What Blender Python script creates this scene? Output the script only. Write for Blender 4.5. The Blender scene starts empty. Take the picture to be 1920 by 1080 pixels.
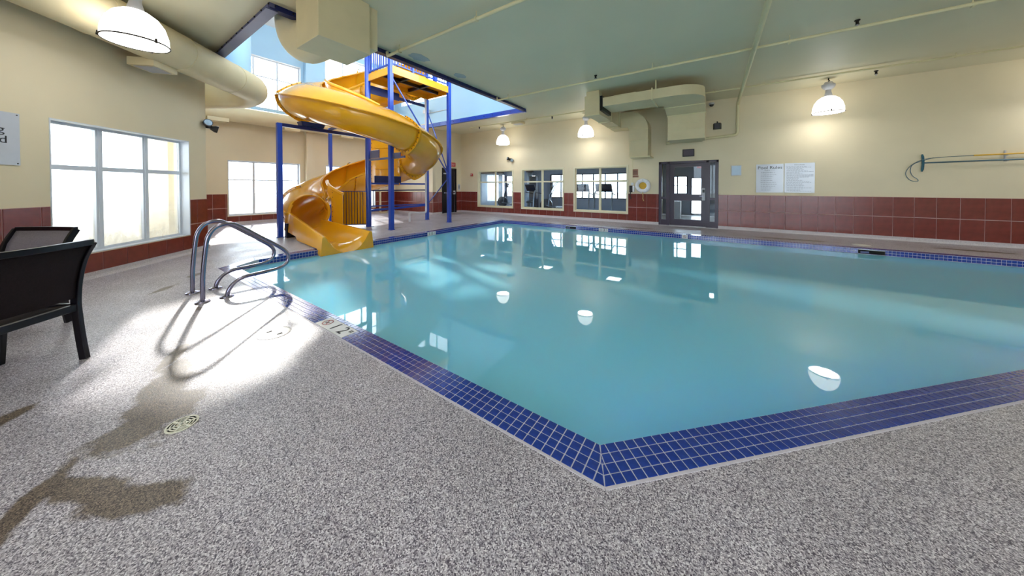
import bpy, bmesh, math, random
from mathutils import Vector, Matrix
random.seed(7)
S2=math.sqrt(.5); PI=math.pi
SC=bpy.context.scene; COL=SC.collection

# ------------------------------------------------------------------ camera, sky, sun, exposure
cam=bpy.data.cameras.new('camera'); co=bpy.data.objects.new('camera',cam); COL.objects.link(co)
cam.sensor_width=36; cam.lens=36*556.5/1920; cam.shift_y=-(540-358.06)/1920
cam.clip_start=.05; cam.clip_end=300
co.location=(0,0,1.3); co.rotation_euler=(math.radians(90-.8433),0,math.radians(34.064)); SC.camera=co
w=bpy.data.worlds.new('sky'); SC.world=w; w.use_nodes=True
bg=w.node_tree.nodes['Background']
bg.inputs['Color'].default_value=(.76,.88,1,1); bg.inputs['Strength'].default_value=8.0
sl=bpy.data.lights.new('sun','SUN'); sl.energy=4.2; sl.angle=math.radians(1.5); sl.color=(1,.96,.9)
so=bpy.data.objects.new('sun',sl); COL.objects.link(so)
so.rotation_euler=Vector((2.07,-.65,-1)).to_track_quat('-Z','Y').to_euler()
SC.view_settings.view_transform='Standard'; SC.view_settings.look='None'
SC.view_settings.gamma=1; SC.view_settings.use_curve_mapping=False
SC.view_settings.exposure=0.42
LAMP_W=8; DOME=3.2

# ------------------------------------------------------------------ materials
MATS={}
def lin(c): return tuple(((x/255)/12.92 if x/255<.04045 else ((x/255+.055)/1.055)**2.4) for x in c)+(1,)
def mat(name,rgb,rough=.6,metal=0,var=.06,scale=6,bump=0,bscale=60,emit=0,coat=0,spec=.5):
    m=bpy.data.materials.new(name); m.use_nodes=True; nt=m.node_tree; p=nt.nodes['Principled BSDF']
    c=lin(rgb); p.inputs['Roughness'].default_value=rough; p.inputs['Metallic'].default_value=metal
    p.inputs['Specular IOR Level'].default_value=spec
    p.inputs['Coat Weight'].default_value=coat; p.inputs['Coat Roughness'].default_value=.08
    tc=nt.nodes.new('ShaderNodeTexCoord')
    if var:
        n=nt.nodes.new('ShaderNodeTexNoise'); n.inputs['Scale'].default_value=scale; n.inputs['Detail'].default_value=4
        nt.links.new(tc.outputs['Object'],n.inputs['Vector'])
        r=nt.nodes.new('ShaderNodeValToRGB')
        r.color_ramp.elements[0].position=.3; r.color_ramp.elements[1].position=.7
        r.color_ramp.elements[0].color=tuple(x*(1-var) for x in c[:3])+(1,)
        r.color_ramp.elements[1].color=tuple(min(1,x*(1+var)) for x in c[:3])+(1,)
        nt.links.new(n.outputs['Fac'],r.inputs['Fac']); nt.links.new(r.outputs['Color'],p.inputs['Base Color'])
    else: p.inputs['Base Color'].default_value=c
    if bump:
        n2=nt.nodes.new('ShaderNodeTexNoise'); n2.inputs['Scale'].default_value=bscale; n2.inputs['Detail'].default_value=3
        nt.links.new(tc.outputs['Object'],n2.inputs['Vector'])
        b=nt.nodes.new('ShaderNodeBump'); b.inputs['Strength'].default_value=bump; b.inputs['Distance'].default_value=.01
        nt.links.new(n2.outputs['Fac'],b.inputs['Height']); nt.links.new(b.outputs['Normal'],p.inputs['Normal'])
    if emit:
        p.inputs['Emission Color'].default_value=c; p.inputs['Emission Strength'].default_value=emit
    MATS[name]=m; return m
M_wall=mat('cream_wall_paint',(228,215,184),.55,var=.03,scale=1.5,bump=.05,bscale=180)
M_ceil=mat('sage_ceiling_paint',(228,220,190),.5,var=.03,scale=.8,bump=.03)
M_blue=mat('pale_blue_wall_paint',(168,206,234),.6,var=.03,scale=1)
M_white=mat('white_ceiling_paint',(238,240,242),.7,var=.02)
M_tile=mat('red_brown_wall_tile',(122,52,44),.22,var=.16,scale=9,bump=.03,bscale=30)
M_grout=mat('pink_grey_grout',(196,160,156),.8,var=.05)
M_navy=mat('navy_glazed_mosaic',(30,58,150),.14,var=.25,scale=30,coat=.3)
M_pgrout=mat('pale_pool_grout',(205,208,222),.7,var=.05)
M_edge=mat('lavender_edge_sealant',(205,200,212),.6,var=.05,scale=40)
M_frame=mat('white_window_vinyl',(215,222,232),.4,var=.02)
M_trim=mat('cream_window_trim',(226,218,188),.5,var=.03)
M_yel=mat('yellow_fibreglass',(244,174,26),.2,var=.05,scale=2,coat=.6)
M_yel2=mat('yellow_fibreglass_matt_inside',(226,152,18),.28,var=.05,scale=2,coat=.3)
M_bpost=mat('royal_blue_powder_coat',(28,70,178),.28,var=.05,coat=.4)
M_dblue=mat('dark_navy_powder_coat',(16,30,92),.35,var=.05)
M_steelb=mat('slate_blue_steel',(92,98,140),.4,var=.06)
M_bolt=mat('dark_bolt_steel',(45,38,35),.4,metal=.6,var=0)
M_chrome=mat('brushed_stainless',(142,140,160),.2,metal=1,var=.03)
M_duct=mat('cream_painted_duct',(222,208,170),.5,var=.04,scale=3,bump=.04,bscale=20)
M_dark=mat('dark_bronze_door_paint',(56,44,64),.35,var=.05)
M_black=mat('black_plastic',(20,20,24),.35,var=.05)
M_pipe=mat('ivory_pipe_paint',(225,215,175),.45,var=.03)
M_lamp=mat('glowing_acrylic_shade',(255,252,246),.4,var=0,emit=DOME)
M_lens=mat('glowing_lamp_lens',(255,253,248),.4,var=0,emit=1.0)
M_grey=mat('grey_cast_metal',(190,190,196),.45,var=.04)
M_sling=mat('dark_brown_sling_mesh',(34,26,28),.8,var=.2,scale=90,bump=.3,bscale=300,spec=.2)
M_sling_lit=mat('lit_brown_sling_mesh',(132,124,134),.7,var=.1,scale=90,bump=.3,bscale=300)  # same brown sling, with light from the window put into the colour
M_cframe=mat('black_violet_chair_frame',(12,9,18),.32,var=.04,spec=.35)
M_red=mat('red_plastic',(190,40,34),.4,var=.03)
M_print=mat('black_print',(40,44,52),.6,var=0)
M_printg=mat('grey_print',(130,138,150),.6,var=0)
M_printr=mat('red_print',(150,60,60),.6,var=0)
M_paper=mat('glossy_white_board',(200,206,218),.12,var=.02)
M_marker=mat('white_marker_tile',(214,214,214),.25,var=.03)
M_plate=mat('silver_blue_plate',(150,170,186),.35,metal=.2,var=.04)
M_brown=mat('brown_notice',(160,112,88),.6,var=.06)
M_ring=mat('white_buoy_vinyl',(232,234,240),.45,var=.03)
M_rope=mat('tan_rope',(205,180,120),.8,var=.1,scale=40)
M_ypole=mat('yellow_pole_paint',(224,176,50),.4,var=.04)
M_teal=mat('teal_brush_fibre',(40,92,110),.7,var=.2,scale=60)
M_bpole=mat('steel_blue_pole',(88,116,130),.3,metal=.5,var=.04)
M_pvc=mat('white_pvc',(220,222,230),.35,var=.02)
M_gymfloor=mat('dark_gym_carpet',(56,60,74),.9,var=.2,scale=20)
M_gymwall=mat('blue_grey_gym_paint',(150,160,178),.7,var=.03)
M_curtain=mat('sheer_white_curtain',(236,242,248),.8,var=.03)
M_curtain.node_tree.nodes['Principled BSDF'].inputs['Transmission Weight'].default_value=.55; M_curtain.node_tree.nodes['Principled BSDF'].inputs['IOR'].default_value=1.02
M_addlamp=mat('added_lamp_diffuser',(255,252,246),.4,var=0,emit=7)
M_gold=mat('brown_valance',(88,74,70),.8,var=.1)
M_mach=mat('dark_machine_plastic',(34,38,52),.35,var=.1)
M_msil=mat('silver_machine_frame',(130,138,150),.3,metal=.6,var=.05)
M_corr=mat('pale_corridor_floor',(200,200,198),.25,var=.05)
M_tan=mat('tan_corridor_paint',(190,164,110),.6,var=.04)
M_snow=mat('pale_winter_ground',(206,198,182),.9,var=.12,scale=.6)
M_pool=mat('pool_plaster',(120,200,214),.6,var=.03)
M_grate=mat('ivory_drain_grate',(224,222,206),.4,var=.04)
M_gap=mat('black_drain_void',(8,8,8),.8,var=0)
M_lid=mat('white_skimmer_lid',(226,226,222),.45,var=.04)

def glass(name,tint=(1,1,1),refl=.6,haze=0):
    m=bpy.data.materials.new(name); m.use_nodes=True; nt=m.node_tree; nt.nodes.clear()
    o=nt.nodes.new('ShaderNodeOutputMaterial'); t=nt.nodes.new('ShaderNodeBsdfTransparent'); t.inputs['Color'].default_value=tint+(1,)
    g=nt.nodes.new('ShaderNodeBsdfGlossy'); g.inputs['Roughness'].default_value=.01
    f=nt.nodes.new('ShaderNodeFresnel'); f.inputs['IOR'].default_value=1.45
    mm=nt.nodes.new('ShaderNodeMath'); mm.operation='MULTIPLY'; mm.inputs[1].default_value=refl
    x=nt.nodes.new('ShaderNodeMixShader'); nt.links.new(f.outputs[0],mm.inputs[0]); nt.links.new(mm.outputs[0],x.inputs['Fac'])
    nt.links.new(t.outputs[0],x.inputs[1]); nt.links.new(g.outputs[0],x.inputs[2]); last=x
    if haze:
        d=nt.nodes.new('ShaderNodeBsdfTranslucent'); d.inputs['Color'].default_value=(.27,.25,.215,1)
        tc=nt.nodes.new('ShaderNodeTexCoord'); sp=nt.nodes.new('ShaderNodeSeparateXYZ'); nt.links.new(tc.outputs['Object'],sp.inputs[0])
        mr=nt.nodes.new('ShaderNodeMapRange'); mr.inputs['From Min'].default_value=.3; mr.inputs['From Max'].default_value=1.15
        mr.inputs['To Min'].default_value=haze; mr.inputs['To Max'].default_value=0
        nt.links.new(sp.outputs['Z'],mr.inputs['Value'])
        n=nt.nodes.new('ShaderNodeTexNoise'); n.inputs['Scale'].default_value=9; n.inputs['Detail'].default_value=6
        mp=nt.nodes.new('ShaderNodeMapping'); mp.inputs['Scale'].default_value=(1,1,.35); nt.links.new(tc.outputs['Object'],mp.inputs[0]); nt.links.new(mp.outputs[0],n.inputs['Vector'])
        mu=nt.nodes.new('ShaderNodeMath'); mu.operation='MULTIPLY'; mu.use_clamp=True
        ad=nt.nodes.new('ShaderNodeMath'); ad.operation='ADD'; ad.inputs[1].default_value=.45; nt.links.new(n.outputs['Fac'],ad.inputs[0])
        nt.links.new(mr.outputs[0],mu.inputs[0]); nt.links.new(ad.outputs[0],mu.inputs[1])
        y=nt.nodes.new('ShaderNodeMixShader'); nt.links.new(mu.outputs[0],y.inputs['Fac']); nt.links.new(x.outputs[0],y.inputs[1]); nt.links.new(d.outputs[0],y.inputs[2]); last=y
    nt.links.new(last.outputs[0],o.inputs['Surface']); return m
M_glass=glass('clear_window_glass'); M_fog=glass('fogged_window_glass',haze=.75); M_gglass=glass('interior_glass',(.86,.92,.96),.5)

def deck_material():
    m=bpy.data.materials.new('speckled_stone_deck'); m.use_nodes=True; nt=m.node_tree; N=nt.nodes.new; L=nt.links.new
    p=nt.nodes['Principled BSDF']; tc=N('ShaderNodeTexCoord')
    v=N('ShaderNodeTexVoronoi'); v.inputs['Scale'].default_value=250; L(tc.outputs['Object'],v.inputs['Vector'])
    sp=N('ShaderNodeSeparateColor'); L(v.outputs['Color'],sp.inputs[0])
    r=N('ShaderNodeValToRGB'); r.color_ramp.interpolation='CONSTANT'; e=r.color_ramp.elements
    cols=[(0,(78,72,86)),(.14,(118,112,124)),(.32,(154,148,159)),(.52,(180,175,184)),(.72,(203,198,207)),(.88,(228,225,231))]
    e[0].position=0; e[0].color=lin(cols[0][1]); e[1].position=cols[1][0]; e[1].color=lin(cols[1][1])
    for q,c in cols[2:]:
        k=e.new(q); k.color=lin(c)
    L(sp.outputs[0],r.inputs['Fac'])
    n=N('ShaderNodeTexNoise'); n.inputs['Scale'].default_value=1.1; n.inputs['Detail'].default_value=5; L(tc.outputs['Object'],n.inputs['Vector'])
    rr=N('ShaderNodeMapRange'); rr.inputs['From Min'].default_value=.3; rr.inputs['From Max'].default_value=.7
    rr.inputs['To Min'].default_value=.94; rr.inputs['To Max'].default_value=1.22; L(n.outputs['Fac'],rr.inputs['Value'])
    mx=N('ShaderNodeMix'); mx.data_type='RGBA'; mx.blend_type='MULTIPLY'; mx.inputs['Factor'].default_value=1
    L(r.outputs['Color'],mx.inputs['A']); L(rr.outputs[0],mx.inputs['B'])
    # damp brown stains with outlines of their own: cx, cy, half length, half width, angle
    st=[(-2.95,.33,.36,.12,160),(-2.62,.26,.30,.17,165),(-2.52,.13,.16,.13,0),(-2.22,.02,.22,.07,35),(-1.97,.14,.2,.08,40),(-2.28,-.14,.3,.05,150),
        (-3.42,.42,.2,.05,150),(-4.55,.72,.13,.05,20),(-5.75,.62,.2,.05,140),(-6.3,1.0,.14,.06,140),(-3.25,-.25,.18,.05,140),(-2.0,-.28,.3,.06,150),
        (-8.3,5.6,.3,.1,60),(-8.2,8.1,.3,.07,60),(-2.2,9.85,.9,.1,5),(1.6,9.9,.8,.12,3),(4.4,10.2,.6,.1,-3)]
    nz=N('ShaderNodeTexNoise'); nz.inputs['Scale'].default_value=6; nz.inputs['Detail'].default_value=6; nz.inputs['Roughness'].default_value=.65; L(tc.outputs['Object'],nz.inputs['Vector'])
    last=None
    for (cx,cy,a,b,g) in st:
        mp=N('ShaderNodeMapping'); mp.vector_type='TEXTURE'; mp.inputs['Location'].default_value=(cx,cy,0); mp.inputs['Rotation'].default_value=(0,0,math.radians(g)); mp.inputs['Scale'].default_value=(a,b,1)
        L(tc.outputs['Object'],mp.inputs[0]); ln=N('ShaderNodeVectorMath'); ln.operation='LENGTH'; L(mp.outputs[0],ln.inputs[0])
        if last is None: last=ln.outputs['Value']
        else:
            mi=N('ShaderNodeMath'); mi.operation='MINIMUM'; L(last,mi.inputs[0]); L(ln.outputs['Value'],mi.inputs[1]); last=mi.outputs[0]
    ad=N('ShaderNodeMath'); ad.operation='MULTIPLY_ADD'; ad.inputs[1].default_value=1.9; L(nz.outputs['Fac'],ad.inputs[0]); L(last,ad.inputs[2])
    ms=N('ShaderNodeMapRange'); ms.interpolation_type='SMOOTHSTEP'; ms.inputs['From Min'].default_value=1.65; ms.inputs['From Max'].default_value=2.05
    ms.inputs['To Min'].default_value=1; ms.inputs['To Max'].default_value=0; L(ad.outputs[0],ms.inputs['Value'])
    m2=N('ShaderNodeMix'); m2.data_type='RGBA'; m2.blend_type='MULTIPLY'; m2.inputs['B'].default_value=lin((160,146,124)); L(ms.outputs[0],m2.inputs['Factor'])
    L(mx.outputs['Result'],m2.inputs['A']); L(m2.outputs['Result'],p.inputs['Base Color'])
    # sealed, slightly wet surface
    n3=N('ShaderNodeTexNoise'); n3.inputs['Scale'].default_value=2.3; n3.inputs['Detail'].default_value=4; L(tc.outputs['Object'],n3.inputs['Vector'])
    rm=N('ShaderNodeMapRange'); rm.inputs['From Min'].default_value=.35; rm.inputs['From Max'].default_value=.65; rm.inputs['To Min'].default_value=.3; rm.inputs['To Max'].default_value=.44; p.inputs['Specular IOR Level'].default_value=.4
    L(n3.outputs['Fac'],rm.inputs['Value']); L(rm.outputs[0],p.inputs['Roughness'])
    b=N('ShaderNodeBump'); b.inputs['Strength'].default_value=.22; b.inputs['Distance'].default_value=.002
    L(v.outputs['Distance'],b.inputs['Height']); L(b.outputs['Normal'],p.inputs['Normal'])
    return m
M_deck=deck_material()
M_cove=mat('light_speckled_cove',(196,190,194),.6,var=.35,scale=130)
def water_material():
    m=bpy.data.materials.new('turquoise_pool_water'); m.use_nodes=True; nt=m.node_tree; N=nt.nodes.new; L=nt.links.new
    p=nt.nodes['Principled BSDF']; p.inputs['Base Color'].default_value=lin((134,212,243)); p.inputs['Roughness'].default_value=.015
    p.inputs['IOR'].default_value=1.33
    p.inputs['Subsurface Weight'].default_value=1; p.inputs['Subsurface Scale'].default_value=.35; p.inputs['Subsurface Radius'].default_value=(.6,1,1.1)
    tc=N('ShaderNodeTexCoord'); n=N('ShaderNodeTexNoise'); n.inputs['Scale'].default_value=2.2; n.inputs['Detail'].default_value=3
    L(tc.outputs['Object'],n.inputs['Vector'])
    n2=N('ShaderNodeTexNoise'); n2.inputs['Scale'].default_value=16; n2.inputs['Detail'].default_value=2; L(tc.outputs['Object'],n2.inputs['Vector'])
    # livelier ripples where the slide's flow lands
    mp=N('ShaderNodeMapping'); mp.vector_type='TEXTURE'; mp.inputs['Location'].default_value=(-6.0,2.0,0); mp.inputs['Scale'].default_value=(1.5,1.1,1)
    L(tc.outputs['Object'],mp.inputs[0]); ln=N('ShaderNodeVectorMath'); ln.operation='LENGTH'; L(mp.outputs[0],ln.inputs[0])
    mr=N('ShaderNodeMapRange'); mr.inputs['From Min'].default_value=.3; mr.inputs['From Max'].default_value=1; mr.inputs['To Min'].default_value=.08; mr.inputs['To Max'].default_value=.012
    L(ln.outputs['Value'],mr.inputs['Value'])
    mu=N('ShaderNodeMath'); mu.operation='MULTIPLY'; L(n2.outputs['Fac'],mu.inputs[0]); L(mr.outputs[0],mu.inputs[1])
    ad=N('ShaderNodeMath'); ad.operation='MULTIPLY_ADD'; ad.inputs[1].default_value=.06; L(n.outputs['Fac'],ad.inputs[0]); L(mu.outputs[0],ad.inputs[2])
    b=N('ShaderNodeBump'); b.inputs['Strength'].default_value=.12; b.inputs['Distance'].default_value=.03
    L(ad.outputs[0],b.inputs['Height']); L(b.outputs['Normal'],p.inputs['Normal'])
    return m
M_water=water_material()

# ------------------------------------------------------------------ mesh helpers
class MB:
    def __init__(s): s.v=[]; s.f=[]
    def add(s,vs,fs):
        o=len(s.v); s.v+= [tuple(v) for v in vs]; s.f+=[tuple(i+o for i in f) for f in fs]; return s
    def box(s,a,b,mx=None):
        x0,x1=sorted((a[0],b[0]));y0,y1=sorted((a[1],b[1]));z0,z1=sorted((a[2],b[2]))
        vs=[(x0,y0,z0),(x1,y0,z0),(x1,y1,z0),(x0,y1,z0),(x0,y0,z1),(x1,y0,z1),(x1,y1,z1),(x0,y1,z1)]
        if mx: vs=[mx@Vector(v) for v in vs]
        return s.add(vs,[(3,2,1,0),(4,5,6,7),(0,1,5,4),(1,2,6,5),(2,3,7,6),(3,0,4,7)])
    def bar(s,p,q,wd,ht,up=(0,0,1)):
        p=Vector(p);q=Vector(q);t=(q-p).normalized();u=Vector(up)
        if abs(t.dot(u))>.99: u=Vector((1,0,0))
        sd=t.cross(u).normalized();u=sd.cross(t)
        c=[sd*(wd/2)*i+u*(ht/2)*j for i,j in((-1,-1),(1,-1),(1,1),(-1,1))]
        return s.add([p+k for k in c]+[q+k for k in c],[(3,2,1,0),(4,5,6,7),(0,1,5,4),(1,2,6,5),(2,3,7,6),(3,0,4,7)])
    def tube(s,pts,r,n=12,cap=True):
        pts=[Vector(p) for p in pts]; rs=r if isinstance(r,(list,tuple)) else [r]*len(pts)
        t=(pts[1]-pts[0]).normalized(); u=t.orthogonal().normalized(); vs=[];fs=[]
        for i,p in enumerate(pts):
            a=(pts[min(i+1,len(pts)-1)]-pts[max(i-1,0)]).normalized()
            u=(u-a*u.dot(a)).normalized(); w_=a.cross(u)
            vs+=[p+(u*math.cos(2*PI*k/n)+w_*math.sin(2*PI*k/n))*rs[i] for k in range(n)]
        for i in range(len(pts)-1):
            for k in range(n): fs.append((i*n+k,i*n+(k+1)%n,(i+1)*n+(k+1)%n,(i+1)*n+k))
        if cap: fs.append(tuple(range(n-1,-1,-1))); fs.append(tuple((len(pts)-1)*n+k for k in range(n)))
        return s.add(vs,fs)
    def lathe(s,prof,c=(0,0,0),n=28,mx=None):
        vs=[];fs=[]
        for (r,z) in prof: vs+=[(r*math.cos(2*PI*k/n),r*math.sin(2*PI*k/n),z) for k in range(n)]
        for i in range(len(prof)-1):
            for k in range(n): fs.append((i*n+k,i*n+(k+1)%n,(i+1)*n+(k+1)%n,(i+1)*n+k))
        vs=[Vector(v) for v in vs]
        if mx: vs=[mx@v for v in vs]
        return s.add([v+Vector(c) for v in vs],fs)
    def prism(s,poly,z0,z1):
        n=len(poly); vs=[(x,y,z0) for x,y in poly]+[(x,y,z1) for x,y in poly]
        fs=[tuple(range(n-1,-1,-1)),tuple(range(n,2*n))]+[(i,(i+1)%n,n+(i+1)%n,n+i) for i in range(n)]
        return s.add(vs,fs)
    def sections(s,secs,closed=True,caps=True):
        n=len(secs[0]);vs=[p for q in secs for p in q];fs=[]
        for i in range(len(secs)-1):
            for k in range(n if closed else n-1): fs.append((i*n+k,(i*n+(k+1)%n),(i+1)*n+(k+1)%n,(i+1)*n+k))
        if caps and closed: fs.append(tuple(range(n-1,-1,-1))); fs.append(tuple((len(secs)-1)*n+k for k in range(n)))
        return s.add(vs,fs)
    def build(s,name,m,parent=None,smooth=False,bevel=0,loc=None):
        me=bpy.data.meshes.new(name); 
        vs=s.v
        if loc is not None: vs=[tuple(Vector(v)-Vector(loc)) for v in s.v]
        me.from_pydata(vs,[],s.f); me.update()
        bm=bmesh.new(); bm.from_mesh(me); bmesh.ops.recalc_face_normals(bm,faces=bm.faces); bm.to_mesh(me); bm.free()
        me.materials.append(m)
        if smooth:
            me.polygons.foreach_set('use_smooth',[True]*len(me.polygons))
            try: me.set_sharp_from_angle(angle=math.radians(38))
            except Exception: pass
        o=bpy.data.objects.new(name,me); COL.objects.link(o)
        if loc is not None: o.location=loc
        if bevel:
            b=o.modifiers.new('bevel','BEVEL'); b.width=bevel; b.segments=2; b.limit_method='ANGLE'
        if parent:
            o.parent=parent
            if loc is None and parent.type=='EMPTY': o.matrix_parent_inverse=parent.matrix_basis.inverted()
        return o
def tag(o,label=None,cat=None,group=None,kind=None):
    for k,v in (('label',label),('category',cat),('group',group),('kind',kind)):
        if v: o[k]=v
    return o
def thing(name,label,cat,loc=(0,0,0),rz=0,group=None):
    o=bpy.data.objects.new(name,None); COL.objects.link(o); o.empty_display_size=.1
    o.location=loc; o.rotation_euler=(0,0,rz); return tag(o,label,cat,group)
def copy_tree(o,parent=None):
    c=o.copy(); COL.objects.link(c)
    if parent: c.parent=parent
    for ch in list(o.children): copy_tree(ch,c)
    return c
def struct(o): o['kind']='structure'; return o
def lettering(name,txt,size,mx,m,parent,align='LEFT',ext=.0008,sx=1):
    cu=bpy.data.curves.new(name,'FONT'); cu.body=txt; cu.size=size; cu.align_x=align; cu.extrude=ext; cu.resolution_u=3
    cu.materials.append(m); tmp=bpy.data.objects.new(name,cu); COL.objects.link(tmp); dg=bpy.context.evaluated_depsgraph_get()
    me=bpy.data.meshes.new_from_object(tmp.evaluated_get(dg)); bpy.data.objects.remove(tmp); me.materials.clear(); me.materials.append(m)
    o=bpy.data.objects.new(name,me); COL.objects.link(o)
    o.parent=parent; o.matrix_parent_inverse=parent.matrix_basis.inverted() if parent.type=='EMPTY' else Matrix.Identity(4)
    o.matrix_basis=mx@Matrix.Diagonal((sx,1,1,1)); return o
def frame_mx(o,x,y):
    x=Vector(x).normalized();y=Vector(y).normalized();z=x.cross(y)
    return Matrix(((x.x,y.x,z.x,o[0]),(x.y,y.y,z.y,o[1]),(x.z,y.z,z.z,o[2]),(0,0,0,1)))

# ------------------------------------------------------------------ walls
class Wall:
    """Wall standing on origin o, running along unit d; n points into the room."""
    def __init__(s,name,o,d,n,length,z0,z1,holes=(),th=.18,m=None,label=None):
        s.o=Vector((o[0],o[1],0)); s.d=Vector((d[0],d[1],0)).normalized(); s.n=Vector((n[0],n[1],0)).normalized(); s.holes=list(holes); s.th=th
        xs=sorted({0,length,*[h[0] for h in holes],*[h[1] for h in holes]}); zs=sorted({z0,z1,*[h[2] for h in holes],*[h[3] for h in holes]})
        xs=[x for x in xs if 0<=x<=length]; zs=[z for z in zs if z0<=z<=z1]
        def solid(i,j):
            if i<0 or j<0 or i>=len(xs)-1 or j>=len(zs)-1: return False
            cx=(xs[i]+xs[i+1])/2; cz=(zs[j]+zs[j+1])/2
            return not any(h[0]<cx<h[1] and h[2]<cz<h[3] for h in holes)
        b=MB()
        for i in range(len(xs)-1):
            for j in range(len(zs)-1):
                if not solid(i,j): continue
                a,c,e,f=xs[i],xs[i+1],zs[j],zs[j+1]; P=s.at
                b.add([P(a,e),P(c,e),P(c,f),P(a,f)],[(0,1,2,3)]); b.add([P(a,e,-th),P(c,e,-th),P(c,f,-th),P(a,f,-th)],[(3,2,1,0)])
                if not solid(i-1,j): b.add([P(a,e),P(a,f),P(a,f,-th),P(a,e,-th)],[(0,1,2,3)])
                if not solid(i+1,j): b.add([P(c,e),P(c,f),P(c,f,-th),P(c,e,-th)],[(0,1,2,3)])
                if not solid(i,j-1): b.add([P(a,e),P(c,e),P(c,e,-th),P(a,e,-th)],[(0,1,2,3)])
                if not solid(i,j+1): b.add([P(a,f),P(c,f),P(c,f,-th),P(a,f,-th)],[(0,1,2,3)])
        bm=bmesh.new(); me=bpy.data.meshes.new(name); me.from_pydata(b.v,[],b.f); bm.from_mesh(me)
        bmesh.ops.remove_doubles(bm,verts=bm.verts,dist=1e-5); bmesh.ops.recalc_face_normals(bm,faces=bm.faces); bm.to_mesh(me); bm.free(); me.materials.append(m or M_wall)
        s.obj=bpy.data.objects.new(name,me); COL.objects.link(s.obj); struct(s.obj)
        if label: s.obj['label']=label
    def at(s,a,z,off=0): return s.o+s.d*a+s.n*off+Vector((0,0,z))
    def bx(s,mb,a0,a1,z0,z1,o0,o1):
        c=[s.at(a,z,o) for o in(o0,o1) for a,z in((a0,z0),(a1,z0),(a1,z1),(a0,z1))]
        return mb.add(c,[(3,2,1,0),(4,5,6,7),(0,1,5,4),(1,2,6,5),(2,3,7,6),(3,0,4,7)])
    def mx(s,a,z,off): return frame_mx(s.at(a,z,off),s.n.cross(Vector((0,0,-1))) if False else Vector((0,0,1)).cross(s.n),(0,0,1))
    def tiles(s,a0,a1,start,clear=(),pw=.325,rows=((.09,.562),(.572,1.045)),cove='baseboard'):
        g=MB()
        rects=[(a0,a1,.085,1.048)]
        for h in clear: rects=sub(rects,h)
        for r in rects: s.bx(g,*r,.0005,.004)
        g.build('grout_bed',M_grout,s.obj)
        cov=MB()
        rc=[(a0,a1,0,.09)]
        for h in clear: rc=sub(rc,h)
        for r in rc:
            q=[s.at(r[0],0,.045),s.at(r[0],.012,.03),s.at(r[0],.04,.016),s.at(r[0],.09,.012),s.at(r[0],.09,.001),s.at(r[0],0,.001)]
            dd=s.d*(r[1]-r[0]); cov.sections([q,[p+dd for p in q]])
        struct(cov.build(cove,M_cove,None))
        me=None; k=math.ceil((a0-start)/pw)-1; gap=.003
        full={}
        while start+k*pw<a1:
            for (z0,z1) in rows:
                R=(max(a0,start+k*pw)+gap,min(a1,start+(k+1)*pw)-gap,z0+gap,z1-gap)
                if R[1]-R[0]<.02: continue
                rs=[R]
                for h in clear: rs=sub(rs,(h[0]-gap,h[1]+gap,h[2]-gap,h[3]+gap))
                for r in rs:
                    wd,ht=r[1]-r[0],r[3]-r[2]
                    if wd<.015 or ht<.015: continue
                    key=(round(wd,3),round(ht,3))
                    if key not in full:
                        b=MB(); c=.003
                        vs=[s.d*a+s.n*o+Vector((0,0,z)) for a,z,o in((0,0,.002),(wd,0,.002),(wd,ht,.002),(0,ht,.002),(c,c,.009),(wd-c,c,.009),(wd-c,ht-c,.009),(c,ht-c,.009))]
                        b.add(vs,[(4,5,6,7),(0,1,5,4),(1,2,6,5),(2,3,7,6),(3,0,4,7)])
                        mm=bpy.data.meshes.new('wall_tile'); mm.from_pydata(b.v,[],b.f); bm=bmesh.new(); bm.from_mesh(mm)
                        f0=bm.faces[:][0] if False else None
                        bmesh.ops.recalc_face_normals(bm,faces=bm.faces); bm.to_mesh(mm); bm.free()
                        if mm.polygons[0].normal.dot(s.n)<0: mm.flip_normals()
                        mm.materials.append(M_tile); full[key]=mm
                    o=bpy.data.objects.new('wall_tile',full[key]); COL.objects.link(o); o.parent=s.obj; o.location=s.at(r[0],r[2],.0005+random.uniform(0,.0012))
            k+=1
def sub(rects,h):
    out=[]
    for (a,b,c,d) in rects:
        if h[1]<=a or h[0]>=b or h[3]<=c or h[2]>=d: out.append((a,b,c,d)); continue
        if h[0]>a: out.append((a,h[0],c,d))
        if h[1]<b: out.append((h[1],b,c,d))
        m0,m1=max(a,h[0]),min(b,h[1])
        if h[2]>c: out.append((m0,m1,c,h[2]))
        if h[3]<d: out.append((m0,m1,h[3],d))
    return out

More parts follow.
